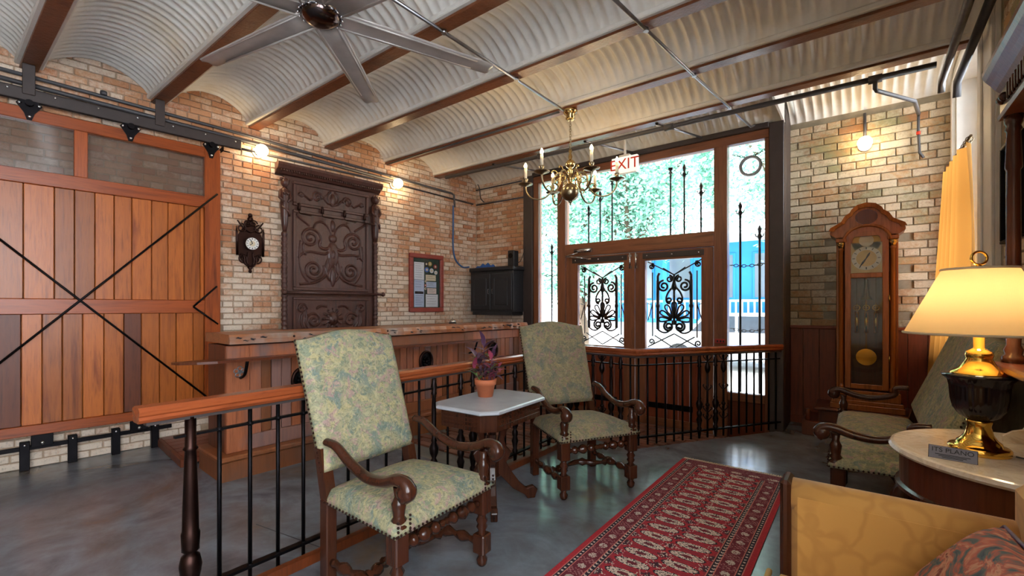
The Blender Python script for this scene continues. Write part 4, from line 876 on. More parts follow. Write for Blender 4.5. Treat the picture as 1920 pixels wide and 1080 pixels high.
for z in (.60, .625, .65): q = MB(); q.box(.235, .239, -.24, .24, z, z+.010, .002); q.build('apron_moulding', 'chair_wood', ap); q = MB(); q.box(-.14, .14, -.334, -.33, z, z+.010, .002); q.build('apron_moulding', 'chair_wood', ap)
legp = [(.05, .58), (.17, .58), (.165, .54), (.105, .49), (.085, .43), (.10, .38), (.135, .345), (.12, .30), (.10, .27), (.14, .2), (.2, .12), (.25, .075), (.30, .085), (.33, .06), (.315, .02), (.31, 0), (.255, 0), (.235, .03), (.15, .08), (.06, .18), (.035, .2), (.035, .3), (.06, .34), (.045, .42), (.06, .5)]
for i in range(4):
    a = R(45+90*i); a = [R(50), R(130), R(230), R(310)][i]; q = MB(); q.prism(legp, -.022, .022, 'xz'); o = q.build('leg', 'chair_wood', st_, (0, 0, 0), a)
    bv = o.modifiers.new('bevel', 'BEVEL'); bv.width = .006; bv.segments = 2
q = MB(); q.box(-.045, .045, -.045, .045, .17, .33, .01); q.lathe([(.02, .14), (.035, .15), (.035, .17)], (0, 0, 0), 10); q.build('hub', 'chair_wood', st_)
pp = thing('potted_plant', 'terracotta pot with a purple and red leafed plant on the marble table', 'potted plant', (-2.13, 2.46, .71))
q = MB(); q.lathe([(.052, 0), (.068, .085), (.076, .085), (.08, .125), (.072, .125), (.066, .105), (.0001, .105)], (0, 0, 0), 24); q.build('pot', 'terracotta', pp); q = MB(); q.lathe([(.066, .1), (.066, .108), (.0001, .112)], (0, 0, 0), 16); q.build('soil', 'soil', pp)
rp = random.Random(11)
def leaf_mesh(mat):
    q = MB(); n = 6; vs = []
    for i in range(n+1):
        t = i/n; w = .62*math.sin(math.pi*t**.8)*(1-.25*t); z = -.28*t*t+.06*math.sin(math.pi*t)
        vs += [(-w/2*.5, t, z+.05*w), (0, t, z), (w/2*.5, t, z+.05*w)]
    q.add(vs, [(i*3+k_, i*3+k_+1, i*3+k_+4, i*3+k_+3) for i in range(n) for k_ in (0, 1)], True); return q.mesh('leaf', mat)
LM = {c: leaf_mesh('leaf_'+c) for c in ('purple', 'red', 'green')}
for sx, sy, hgt, ds, cols in ((-.005, .0, .31, (-.02, .01), 'purple'), (-.035, .01, .19, (-.05, 0), 'purple'), (.035, -.01, .19, (.03, .0), 'red'), (.02, .03, .22, (.01, .02), 'purple'), (.045, .02, .14, (.05, .02), 'red'), (-.02, -.03, .12, (-.05, -.02), 'green')):
    q = MB(); P = [(sx+ds[0]*t, sy+ds[1]*t, .1+hgt*t*.85) for t in (0, .3, .6, 1)]; q.tube(P, [.004, .0035, .003, .002], 5); q.build('stem', 'leaf_'+('green' if cols == 'green' else 'purple'), pp)
    nl = int(hgt/.022)+4
    for i in range(nl):
        t = .2+.8*i/(nl-1); c = cols if rp.random() < .72 else rp.choice(('green', 'red', 'purple')); o = link('leaf', LM[c], pp, (sx+ds[0]*t, sy+ds[1]*t, .1+hgt*t*.85))
        s_ = rp.uniform(.09, .15)*(1.1 if t > .7 and cols == 'purple' else .85); o.scale = (s_, s_, s_); o.rotation_euler = (rp.uniform(.1, .8)+(.5 if t > .9 else 0), 0, i*2.4+rp.uniform(-.4, .4))

# ================================================================== RUG (woven pattern as thread colours)
def rug():
    x0, x1, y0, y1 = -1.255, -.44, 1.15, 4.13; Wd, Ld = x1-x0, y1-y0; cs = .0058; nx, ny = int(Wd/cs), int(Ld/cs)
    X, Y = np.meshgrid((np.arange(nx)+.5)*Wd/nx, (np.arange(ny)+.5)*Ld/ny); e = np.minimum(X, Wd-X); ey = np.minimum(Y, Ld-Y)
    lin = lambda r, g, b: np.array(srgb(r, g, b)[:3])
    red, dred, nav, ivo, bri = lin(168, 40, 58), lin(118, 28, 46), lin(34, 26, 44), lin(226, 206, 190), lin(190, 36, 50)
    C = np.empty((ny, nx, 3)); C[:] = red; rnd = np.random.rand(ny, nx)
    def put(mask, c): C[mask] = c
    put(e < .032, bri)
    def chev(lo, w):
        m_ = (e >= lo) & (e < lo+w); put(m_, nav); ph = (Y-np.abs(e-lo-w/2)*1.1) % .032; put(m_ & (ph < .011) & (np.abs(e-lo-w/2) < w*.36), ivo); put((e >= lo-.004) & (e < lo) | (e >= lo+w) & (e < lo+w+.004), lin(210, 120, 110))
    m_ = (e >= .062) & (e < .145); put(m_, dred); gy = Y % .125-.0625; ge = e-.104
    put(m_ & ((ge/.022)**2+(gy/.024)**2 < 1) & (rnd > .25), lin(206, 190, 178))
    put(m_ & (np.abs(gy) > .034) & ((np.floor(e/.012)+np.floor(Y/.012)) % 2 < 1) & (rnd > .35), lin(170, 110, 112))
    chev(.036, .022); chev(.150, .024)
    # main field: two columns of oval guls
    fm = (e >= .18); fx = X-.18; fw = Wd-.36
    cxs = (fw*.27, fw*.73); gp = .118; gy = (Y % gp)-gp/2
    for c in cxs:
        q_ = ((fx-c)/.092)**2+(gy/.036)**2; put(fm & (q_ < 1.55), bri); put(fm & (q_ < 1.12), nav); put(fm & (q_ < .92), ivo)
        put(fm & (q_ < .86) & (np.abs(np.sin(X*190)*np.cos(Y*240)+np.sin((X+Y)*120)*.5) < .22), nav); put(fm & (q_ < .12), dred); 
    g2 = ((Y+gp/2) % gp)-gp/2
    for c in (fw*.5, fw*.02, fw*.98):
        a_, b_ = np.abs(fx-c), np.abs(g2); st2 = fm & (((a_ < .006) & (b_ < .03)) | ((b_ < .006) & (a_ < .034)) | (np.abs(a_-b_) < .006) & (a_ < .02)); put(st2, lin(70, 30, 46)); put(fm & (a_ < .05) & (b_ < .032) & (rnd > .86), ivo)
    # end bands
    eb = (ey < .17) & (e >= .06); put(eb, dred); put(eb & ((np.floor(X/.02)+np.floor(Y/.014)) % 2 < 1) & (rnd > .3), lin(150, 96, 104)); put(eb & (((X % .13)-.065)**2/.0016+((ey-.12)/.022)**2 < 1) & (rnd > .3), ivo); put(ey < .012, lin(196, 172, 150))
    jit = .85+.3*rnd[..., None]; C = C*jit
    vs = [(x0+Wd*i/nx, y0+Ld*j/ny, .008) for j in range(ny+1) for i in range(nx+1)]; idx = np.arange((nx+1)*(ny+1)).reshape(ny+1, nx+1)
    f = np.stack([idx[:-1, :-1], idx[:-1, 1:], idx[1:, 1:], idx[1:, :-1]], -1).reshape(-1, 4)
    me = bpy.data.meshes.new('rug_pile'); me.from_pydata(vs, [], f.tolist()); a = me.color_attributes.new('Col', 'FLOAT_COLOR', 'CORNER')
    cc = np.ones((ny*nx, 4, 4), np.float32); cc[:, :, :3] = C.reshape(-1, 1, 3); a.data.foreach_set('color', cc.ravel()); me.materials.append(MATS['rug_pile'])
    t = thing('runner_rug', 'long red patterned runner rug with rows of ivory oval medallions', 'rug', (0, 0, 0)); link('pile', me, t)
    part('backing', 'red_plate', t, (x0, x1, y0, y1, .001, .0075), ch=0)
    for y_, d in ((y1, 1), (y0, -1)):
        q = MB(); rr = random.Random(2)
        for i in range(150): x = x0+Wd*(i+.5)/150; q.tube([(x, y_, .006), (x+rr.uniform(-.004, .004), y_+d*.025, .003), (x+rr.uniform(-.008, .008), y_+d*.045, .002)], .0018, 4)
        stuff(q.build('fringe', 'paper_cream', t))
rug()

# ================================================================== GOLD SOFA (against the window wall, facing -x)
so = thing('gold_sofa', 'gold damask sofa end with dark wood edge at the lower right', 'sofa', (0, 0, 0))
q = MB(); q.box(-.20, .36, 1.90, 2.02, .18, .69, .02); q.tube([(-.20, 1.96, .66), (.36, 1.96, .66)], .06, 14); q.build('arm', 'gold_damask', so)
q = MB(); q.box(-.235, -.20, 1.895, 2.025, .12, .722, .012); q.build('arm_front_post', 'chair_wood', so)
part('seat_frame', 'chair_wood', so, (-.22, .62, .45, 2.02, .12, .22), ch=.01)
part('backrest', 'gold_damask', so, (.36, .62, .45, 2.02, .22, .86), ch=.05)
q = MB(); vs = []; nx, ny = 14, 24
for j in range(ny+1):
    for i in range(nx+1):
        u, v = i/nx*2-1, j/ny*2-1; rim = math.sqrt(max(0, 1-max(0, (max(abs(u), abs(v))-.86)/.14)**2)); vs.append((.05+u*.32, 1.18+v*.72, .22+.20*(.45+.55*rim)+.03*(1-u*u)*(1-v*v)))
nt = len(vs); ring = [i for i in range(nx)]+[j*(nx+1)+nx for j in range(ny)]+[ny*(nx+1)+nx-i for i in range(nx)]+[(ny-j)*(nx+1) for j in range(ny)]; vs += [(vs[r_][0], vs[r_][1], .22) for r_ in ring]
q.add(vs, [(j*(nx+1)+i, j*(nx+1)+i+1, (j+1)*(nx+1)+i+1, (j+1)*(nx+1)+i) for j in range(ny) for i in range(nx)]+[(ring[k_], nt+k_, nt+(k_+1) % len(ring), ring[(k_+1) % len(ring)]) for k_ in range(len(ring))], True); q.build('seat_cushion', 'gold_cushion', so)
q = MB(); q.tube([(-.265, .48, .39), (-.265, 1.88, .39)], .010, 8); q.build('piping', 'gold_cushion', so)
for x, y in ((-.18, .5), (-.18, 1.97), (.57, .5), (.57, 1.97)): q = MB(); q.lathe([(.02, 0), (.035, .03), (.02, .06), (.035, .12)], (x, y, 0), 10); q.build('foot', 'chair_wood', so)
pw = thing('floral_pillow', 'red and blue floral pillow leaning in the corner of the gold sofa', 'pillow', (.13, 1.66, .455)); nx = 18
def pillow(w, h, t):
    q = MB(); vs = []
    for sgn in (1, -1):
        for j in range(nx+1):
            for i in range(nx+1):
                u, v = i/nx*2-1, j/nx*2-1; pin = 1-.07*(1-u*u)*abs(v)**3 ; pin2 = 1-.07*(1-v*v)*abs(u)**3; vs.append((u*w*pin2, sgn*t*((1-u**4)*(1-v**4))**.6, v*h*pin+h))
    n1 = (nx+1)**2; q.add(vs, [(s*n1+j*(nx+1)+i, s*n1+j*(nx+1)+i+1, s*n1+(j+1)*(nx+1)+i+1, s*n1+(j+1)*(nx+1)+i) for s in (0, 1) for j in range(nx) for i in range(nx)], True); return q
o = pillow(.19, .175, .07).build('pillow_cover', 'floral_pillow', pw); o.rotation_euler = (R(-38), 0, R(-84))
q = MB(); P = []
for k_ in range(40): a = 2*math.pi*k_/40; c, s = math.cos(a), math.sin(a); mx_ = max(abs(c), abs(s)); P.append((.186*c/mx_, 0, .175+.171*s/mx_))
q.tube(P, .006, 6, closed=True); o = q.build('piping', 'leaf_purple', pw); o.rotation_euler = (R(-38), 0, R(-84))

# ================================================================== MARBLE CONSOLE WITH HUTCH, LAMP, TENT CARD
cs_ = thing('marble_console', 'half-round mahogany console with cream marble top and columned hutch', 'console', (.56, 2.69, 0))
def demi(r, n=28, back=.16): return [(back, r)]+[(r*math.cos(a), r*math.sin(a)) for a in [math.pi/2+math.pi*i/n for i in range(n+1)]]+[(back, -r)]
def demiring(name, mat, zr):   # list of (radius, z)
    q = MB(); n = len(demi(1)); vs = []
    for r_, z in zr: vs += [(x, y, z) for x, y in demi(r_)]
    q.add(vs, [tuple(reversed(range(n))), tuple(range((len(zr)-1)*n, len(zr)*n))]+[(k_*n+i, k_*n+(i+1) % n, (k_+1)*n+(i+1) % n, (k_+1)*n+i) for k_ in range(len(zr)-1) for i in range(n)], False); return q.build(name, mat, cs_)
demiring('marble_top', 'marble_cream', [(.445, .718), (.455, .722), (.462, .732), (.455, .746), (.445, .75)]); demiring('apron', 'mahogany', [(.415, .57), (.425, .575), (.425, .715)]); demiring('apron_bead', 'chair_wood', [(.425, .555), (.44, .56), (.44, .575), (.425, .582)]); demiring('lower_shelf', 'mahogany', [(.36, .12), (.37, .13), (.37, .16)])
for a in (105, 180, 255):
    x, y = .37*math.cos(R(a)), .37*math.sin(R(a)); q = MB(); q.tube(catmull([(x, y, .57), (x*1.12, y*1.12, .48), (x*1.02, y*1.02, .33), (x*.86, y*.86, .18), (x*.9, y*.9, .06), (x*1.02, y*1.02, .02)], 4), [.045]*5+[.05]*4+[.035]*6+[.028]*6, 10); q.build('leg', 'chair_wood', cs_)
q = MB(); q.prism([(.40, .75), (.40, .80), (.36, .83), (.30, .85), (.22, .90), (.1, .94), (0, .95), (-.1, .94), (-.22, .90), (-.30, .85), (-.36, .83), (-.40, .80), (-.40, .75)], .10, .1255, 'yz'); q.build('backsplash', 'marble_cream', cs_)
q = MB(); q.prism([(-.06, .75), (-.06, .775), (-.03, .80), (0, .81), (.03, .85), (.06, .87), (.10, .87), (.10, .75)], .24, .262, 'xz'); q.build('end_splash', 'marble_cream', cs_)
hu = part('hutch_back', 'mahogany', cs_, (.126, .155, -.60, .10, .75, 2.2), ch=.004); part('hutch_shelf', 'mahogany', cs_, (-.11, .126, -.60, .14, 1.08, 1.115), ch=.008); part('shelf_support', 'mahogany', cs_, (-.02, .126, .06, .12, .875, 1.08), ch=.006)
for y in (.095, -.55): q = MB(); q.lathe([(.05, 1.115), (.05, 1.14), (.036, 1.15), (.042, 1.17), (.03, 1.19), (.033, 1.25), (.030, 1.7), (.028, 1.92), (.036, 1.93), (.028, 2.08), (.036, 2.09), (.03, 2.105), (.038, 2.12), (.040, 2.15)], (-.055, y, 0), 14, .75, .75); q.build('column', 'chair_wood', cs_)
q = MB(); q.prism([(.155, 2.15), (-.09, 2.15), (-.095, 2.165), (-.085, 2.175), (-.085, 2.27), (-.10, 2.285), (-.115, 2.31), (-.13, 2.33), (-.14, 2.35), (-.14, 2.37), (.155, 2.37)], -.66, .15, 'xz'); cn = q.build('hutch_cornice', 'mahogany', cs_)
q = MB(); 
for i in range(16): y = -.62+i*.04; q.box(-.095, -.085, y, y+.014, 2.19, 2.26, .003)
q.build('frieze_flutes', 'chair_wood', cn)
for y in (.06, .10): q = MB(); q.sphere((-.087, y, 2.225), .02, 8, 6); q.build('rosette', 'chair_wood', cn)
for y in (.08, -.25, -.58): q = MB(); q.lathe([(.03, 0), (.02, .02), (.035, .05), (.02, .075), (.024, .085), (.004, .12)], (-.02, y, 2.37), 10); q.build('finial', 'chair_wood', cn)
lp = thing('table_lamp', 'black fluted urn table lamp with brass fittings and cream shade on the console', 'lamp', (.385, 2.66, .75))
q = MB(); q.lathe([(.118, 0), (.12, .006), (.12, .022), (.112, .028), (.09, .03), (.085, .045), (.07, .055), (.055, .075), (.045, .11), (.05, .125), (.05, .135)], (0, 0, 0), 32, .8, .8); q.build('brass_base', 'polished_brass', lp)
vs = []; pr = [(.045, .135), (.075, .15), (.098, .18), (.108, .22), (.112, .27), (.118, .295), (.138, .31), (.142, .318), (.10, .325)]; n = 72; q = MB()
for r_, z in pr:
    for k_ in range(n): a = 2*math.pi*k_/n; rr = .8*r_*(1+(.028*math.cos(24*a) if z < .30 else .015*math.cos(36*a))); vs.append((rr*math.cos(a), rr*math.sin(a), z))
q.add(vs, [(i*n+k_, i*n+(k_+1) % n, (i+1)*n+(k_+1) % n, (i+1)*n+k_) for i in range(len(pr)-1) for k_ in range(n)], True); q.build('urn', 'urn_black', lp)
q = MB(); q.lathe([(.115, .32), (.112, .328), (.08, .345), (.062, .365), (.05, .385), (.052, .395), (.055, .40), (.05, .415), (.03, .425), (.022, .43), (.022, .50), (.012, .505), (.012, .58)], (0, 0, 0), 28, .8, .8); q.build('brass_neck', 'polished_brass', lp)
q = MB(); q.sphere((0, 0, .60), .035, 12, 8, 1.3); q.build('bulb', 'lamp_bulb', lp)
vs = []; n = 60; q = MB()
for r_, z in ((.238, .488), (.235, .492), (.116, .752), (.114, .755)):
    for k_ in range(n): a = 2*math.pi*k_/n; vs.append((r_*math.cos(a), r_*math.sin(a), z))
q.add(vs, [(i*n+k_, i*n+(k_+1) % n, (i+1)*n+(k_+1) % n, (i+1)*n+k_) for i in range(3) for k_ in range(n)], True); sh = q.build('shade', 'lamp_shade', lp, fix=False)
for r_, z in ((.239, .489), (.116, .755)): q = MB(); q.tube([(r_*math.cos(2*math.pi*k_/48), r_*math.sin(2*math.pi*k_/48), z) for k_ in range(48)], .005, 6, closed=True); q.build('shade_trim', 'paper_cream', sh)
q = MB(); q.tube([(0, 0, .58), (0, 0, .70), (0, 0, .76)], .004, 6)
for k_ in range(3): a = R(120*k_); q.tube([(0, 0, .752), (.114*math.cos(a), .114*math.sin(a), .752)], .003, 5)
q.build('shade_spider', 'polished_brass', lp)
q = MB(); q.lathe([(.008, .755), (.012, .765), (.005, .775)], (0, 0, 0), 10); q.tube([(.8*.027*math.cos(2*math.pi*k_/20)*1.2, -.6*.027*math.cos(2*math.pi*k_/20)*-1.2, .80+.027*math.sin(2*math.pi*k_/20)) for k_ in range(20)], .005, 8, closed=True); q.build('ring_finial', 'polished_brass', lp)
q = MB(); q.tube(catmull([(.1, -.02, .006), (.16, -.05, .004), (.2, -.1, .004), (.24, -.2, .004)], 4), .003, 5); q.build('cord', 'black_paint', lp)
tcd = thing('tent_sign', 'small grey three-sided desk sign lying in front of the lamp', 'sign', (.285, 2.475, .75), R(-8))
q = MB(); q.prism([(-.028, 0), (.028, 0), (0, .045)], -.07, .07, 'yz'); q.build('block', 'chair_wood', tcd)
sl = math.atan2(.045, .028); pl_ = MB(); pl_.quad((-.068, -.0285, .001), (.068, -.0285, .001), (.068, -.0015, .0445), (-.068, -.0015, .0445)); pl_.build('plate', 'sign_metal', tcd, fix=False)
text("ITS PLANO", .025, 'ink', tcd, (0, -.0105, .031), (sl, 0, 0), depth=.0004)
for i in range(3): q = MB(); u = .34-.1*i; y_, z_ = -.029+.028*u, .0455*u; q.box(-.05+.01*i, .05-.01*i, y_-.0008, y_, z_, z_+.0022); q.build('small_print', 'ink', tcd)

# ================================================================== TALL CASE CLOCK
pl2 = thing('clock_platform', 'two-step dark wooden platform under the tall case clock', 'platform', (0, 0, 0)); part('lower_step', 'mahogany', pl2, (-.50, .50, 5.68, YB-.03, 0, .15), ch=.008); part('upper_step', 'mahogany', pl2, (-.36, .42, 5.74, YB-.03, .15, .27), ch=.008); part('step_nosing', 'mahogany', pl2, (-.40, .45, 5.70, YB-.03, .27, .30), ch=.01)
q = MB(); q.lathe([(.02, .15), (.03, .17), (.018, .2), (.03, .24), (.02, .27)], (-.45, 5.73, 0), 10); q.build('corner_knob', 'mahogany', pl2)
gc = thing('grandfather_clock', 'tall oak grandfather clock with arched hood, gilt dial and three brass weights', 'clock', (.04, 5.79, .30)); D = .33
def cpart(nm, *b, mat='clock_wood', par=None, ch=.006): return part(nm, mat, par or gc, *b, ch=ch)
cpart('plinth', (-.30, .30, -.03, D, 0, .06), (-.285, .285, -.02, D, .06, .10), (-.265, .265, -.01, D, .10, .20)); cpart('back_panel', (-.225, .225, D-.02, D, .20, 1.85), mat='mahogany')
for s in (-1, 1):
    cpart('side_panel', (s*.235-.012, s*.235+.012, .03, D, .20, 1.88)); q = MB(); x = s*.205; q.lathe([(.028, .21), (.028, .24), (.02, .25), (.022, .27), (.02, 1.62), (.028, 1.63), (.022, 1.65)], (x, .015, 0), 12); q.build('column', 'clock_wood', gc)
    q = MB(); q.lathe([(.022, 1.65), (.028, 1.67), (.034, 1.70), (.036, 1.71)], (x, .015, 0), 12)
    for k_ in range(6): q.sphere((x+.028*math.cos(k_), .015+.028*math.sin(k_), 1.685), .01, 6, 4)
    q.build('capital', 'brass', gc); cpart('hood_block', (x-.045, x+.045, -.03, .06, 1.71, 1.75))
dr = cpart('door_frame', (-.175, -.125, -.01, .02, .22, 1.74), (.125, .175, -.01, .02, .22, 1.74), (-.125, .125, -.01, .02, .22, .27), (-.125, .125, -.01, .02, 1.34, 1.39), ch=.005)
part('pane', 'clock_glass', dr, (-.125, .125, .003, .006, .27, 1.34), ch=0)
for z in (.5, 1.1): q = MB(); q.tube([(.178, -.012, z), (.178, -.012, z+.06)], .006, 6); q.build('hinge', 'brass', dr)
# arched dial surround
q = MB(); R0 = .115; arc = [(R0*math.cos(a), 1.695+R0*math.sin(a)) for a in [math.pi*i/16 for i in range(17)]]; outer = [(.175, 1.74), (.175, 1.80), (.12, 1.86), (0, 1.885), (-.12, 1.86), (-.175, 1.80), (-.175, 1.74)]
pts = [(.175, 1.39), (.175, 1.74)]+outer[1:-1]+[(-.175, 1.74), (-.175, 1.39), (-.125, 1.39), (-.125, 1.695)]+[(x, z) for x, z in reversed(arc)]+[(.125, 1.695), (.125, 1.39)]; q.prism(pts, -.012, .02); q.build('dial_surround', 'clock_wood', gc)
dl = part('dial_plate', 'dial_gold', gc, (-.125, .125, .04, .045, 1.39, 1.70), ch=0); q = MB(); q.tube([(0, .045, 1.695), (0, .04, 1.695)], .115, 28); q.build('moon_arch', 'dial_gold', dl)
q = MB(); q.tube([(0, .04, 1.54), (0, .036, 1.54)], .12, 36); ch_ = q.build('chapter_ring', 'dial_silver', dl); q = MB(); q.tube([(0, .036, 1.54), (0, .034, 1.54)], .082, 30); q.build('dial_centre', 'dial_gold', dl); q = MB(); q.tube([(0, .04, 1.72), (0, .036, 1.72)], .06, 24); q.build('strike_dial', 'dial_silver', dl)
q = MB()
for i in range(12): a = i*math.pi/6; q.tube([(.09*math.cos(a), .035, 1.54+.09*math.sin(a)), (.112*math.cos(a), .035, 1.54+.112*math.sin(a))], .004, 4)
q.build('numerals', 'ink', dl)
for a, L_ in ((R(238), .10), (R(62), .065)): q = MB(); q.tube([(0, .03, 1.54), (.5*L_*math.cos(a), .03, 1.54+.5*L_*math.sin(a)), (L_*math.cos(a), .03, 1.54+L_*math.sin(a))], [.005, .009, .002], 6); q.build('hand', 'ink', dl)
part('dial_glass', 'clock_glass', gc, (-.125, .125, .0, .003, 1.39, 1.695), ch=0)
def hood(sc, dz): 
    base = [(-.30, 1.82), (-.285, 1.85), (-.25, 1.87), (-.20, 1.90), (-.17, 1.955), (-.13, 1.985), (-.115, 2.015), (-.07, 2.055), (0, 2.07)]; P = base+[(-x, z) for x, z in reversed(base[:-1])]; return [(x*sc, (z-1.82)*sc+1.82+dz) for x, z in P]
q = MB(); q.prism(hood(1, 0)+[(.30, 1.80), (.25, 1.76), (-.25, 1.76), (-.30, 1.80)], -.01, D-.02); q.build('hood', 'clock_wood', gc)
q = MB(); H1 = hood(1.03, .012); H0 = hood(.88, .006); n = len(H1); q.add([(x, -.05, z) for x, z in H1]+[(x, -.035, z) for x, z in H0]+[(x, .0, z) for x, z in H1]+[(x, .0, z) for x, z in H0], [(i, i+1, n+i+1, n+i) for i in range(n-1)]+[(2*n+i, 2*n+i+1, i+1, i) for i in range(n-1)]+[(n+i, n+i+1, 3*n+i+1, 3*n+i) for i in range(n-1)]); q.build('crest_moulding', 'clock_wood', gc)
q = MB(); q.prism([(.09*math.cos(a), 1.95+.075*math.sin(a)) for a in [2*math.pi*i/24 for i in range(24)]], -.018, -.008); q.build('crest_panel', 'mahogany', gc)
q = MB(); q.tube([(.185*math.cos(a), -.022, 1.715+.15*math.sin(a)) for a in [math.pi*i/20 for i in range(21)]], .014, 8); q.build('arch_moulding', 'clock_wood', gc)
for i, x in enumerate((-.077, 0, .077)):
    q = MB(); q.tube([(x, .10, .78), (x, .10, 1.0)], .019, 14); wgt = q.build('weight', 'polished_brass', gc); q = MB(); q.tube([(x+.026*math.cos(a), .10, 1.04+.026*math.sin(a)) for a in [2*math.pi*k_/16 for k_ in range(16)]], .004, 6, closed=True); q.tube([(x, .10, 1.0), (x, .10, 1.09)], .003, 5); q.tube([(x-.026, .10, 1.04), (x+.026, .10, 1.04)], .003, 5); q.build('pulley', 'polished_brass', wgt)
    q = MB(); q.tube([(x, .10, 1.066), (x, .10, 1.40)], .0015, 4); q.build('cable', 'steel', wgt)
q = MB(); q.tube([(0, .16, .55), (0, .16, 1.4)], .008, 6); pe = q.build('pendulum_rod', 'clock_wood', gc); q = MB(); q.tube([(0, .15, .53), (0, .165, .53)], .085, 28); q.build('pendulum_bob', 'polished_brass', pe)
q = MB(); q.tube([(0, .17, 1.33), (0, .17, 1.25), (0, .17, 1.16), (0, .17, 1.12)], [.018, .018, .03, .055], 12); q.build('pendulum_bridge', 'old_brass', gc)

# ================================================================== CURTAIN, PICTURE on the window wall
cu = thing('window_curtain', 'golden tan half-height curtain hanging across the tall right window', 'curtain', (.66, 5.42, .62))
q = MB(); vs = []; nu, nv = 90, 16
for j in range(nv+1):
    v = j/nv
    for i in range(nu+1):
        u = i/nu; y = (u-.5)*(1.02+.30*v)+.05*v; amp = .035+.035*v; vs.append((-.02-.07*v*u+amp*math.sin(u*34+.6*math.sin(5*v)), y, 2.0*(1-v)-.02*abs(math.sin(u*17)) if j == 0 else 2.0*(1-v)))
q.add(vs, [(j*(nu+1)+i, j*(nu+1)+i+1, (j+1)*(nu+1)+i+1, (j+1)*(nu+1)+i) for j in range(nv) for i in range(nu)], True); q.build('cloth', 'curtain_cloth', cu, fix=False)
q = MB(); q.tube([(0, -.56, 2.03), (0, .60, 2.03)], .010, 8); q.build('rod', 'old_brass', cu)
for i in range(11): y = -.5+i*.1; q = MB(); q.tube([(.022*math.cos(a), y, 2.02+.022*math.sin(a)) for a in [2*math.pi*k_/10 for k_ in range(10)]], .004, 5, closed=True); q.build('ring', 'old_brass', cu)
pf_ = thing('framed_picture', 'dark thin framed picture on the wall between window and hutch', 'picture', (RWX-.012, 3.93, 1.74)); t_ = .018
part('frame', 'dark_iron', pf_, (-.03, 0, -.21, .20, 0, t_), (-.03, 0, -.21, .20, .60-t_, .60), (-.03, 0, -.21, -.21+t_, t_, .60-t_), (-.03, 0, .20-t_, .20, t_, .60-t_), ch=.003); part('print', 'picture_art', pf_, (-.012, -.002, -.19, .18, t_, .60-t_), ch=0); part('pane', 'pane', pf_, (-.018, -.015, -.19, .18, t_, .60-t_), ch=0)

# ================================================================== CEILING FAN
fa = thing('ceiling_fan', 'large six-blade metal ceiling fan hanging below the vaulted ceiling', 'fan', (-2.36, 1.34, 2.95))
q = MB(); q.lathe([(.02, .10), (.02, .40)], (0, 0, 0), 10); q.lathe([(.07, .36), (.06, .39), (.02, .395)], (0, 0, 0), 14); q.build('down_rod', 'fan_metal', fa)
q = MB(); q.lathe([(.0001, -.045), (.05, -.042), (.09, -.025), (.105, 0), (.105, .03), (.09, .05), (.06, .06), (.05, .10), (.02, .11)], (0, 0, 0), 26); q.build('motor_housing', 'fan_hub', fa)
q = MB(); q.lathe([(.108, .002), (.115, .01), (.115, .022), (.108, .03)], (0, 0, 0), 26)
for k_ in range(18): a = 2*math.pi*k_/18; q.sphere((.113*math.cos(a), .113*math.sin(a), -.002), .008, 6, 4)
q.build('hub_ring', 'steel', fa)
bm_ = MB(); sec = [(-.078, .014), (-.07, .020), (0, .0235), (.07, .012), (.078, .002), (.07, -.002), (0, .010), (-.07, .006)]; st5 = [(.09, 1.0), (.3, 1.0), (.6, .92), (.9, .82), (1.06, .74), (1.075, .5)]
vs = [(x, y*sc, z) for x, sc in st5 for y, z in sec]; k8 = len(sec); bm_.add(vs, [(i*k8+j, i*k8+(j+1) % k8, (i+1)*k8+(j+1) % k8, (i+1)*k8+j) for i in range(len(st5)-1) for j in range(k8)]+[tuple(range(k8)), tuple(range((len(st5)-1)*k8, len(st5)*k8))], True)
blade = bm_.mesh('blade', 'fan_metal'); fixn(blade); q = MB(); 
for s in (-.06, .06): q.tube([(.1, s, .0), (.95, s*.8, .004)], .006, 6)
ribm = q.mesh('blade_rib', 'fan_metal')
for k_ in range(6):
    o = link('blade', blade, fa, (0, 0, 0), R(10+60*k_)); link('blade_rib', ribm, o)

# ================================================================== CHANDELIER
ch = thing('brass_chandelier', 'brass chandelier with S-curved candle arms and dark ball hanging near the entrance', 'chandelier', (-2.32, 3.98, 2.40))
q = MB(); q.lathe([(.03, .82), (.05, .84), (.04, .87), (.065, .89), (.075, .915), (.07, .925)], (0, 0, 0), 18); q.build('ceiling_canopy', 'brass', ch)
q = MB()
for i in range(11):
    c = Vector((0, 0, .80-i*.026)); up = Vector((1, 0, 0)) if i % 2 else Vector((0, 1, 0)); q.tube([c+Vector((0, 0, 1))*(.019*math.cos(a))+up*(.010*math.sin(a)) for a in [2*math.pi*k_/8 for k_ in range(8)]], .003, 5, closed=True)
q.build('chain', 'old_brass', ch)
q = MB(); q.lathe([(.012, .53), (.018, .51), (.01, .49), (.018, .47), (.022, .455), (.014, .43), (.03, .42), (.046, .40), (.05, .38), (.04, .355), (.02, .34), (.026, .33), (.028, .315), (.02, .30), (.026, .28), (.02, .265), (.03, .25), (.034, .235), (.024, .22), (.022, .19), (.03, .17)], (0, 0, 0), 16); q.build('baluster_stem', 'brass', ch)
q = MB(); q.sphere((0, 0, .10), .092, 24, 14); q.build('ball', 'old_brass', ch); q = MB(); q.lathe([(.0001, -.035), (.01, -.025), (.006, -.012), (.014, -.005), (.024, .008)], (0, 0, 0), 10); q.build('drop_finial', 'old_brass', ch)
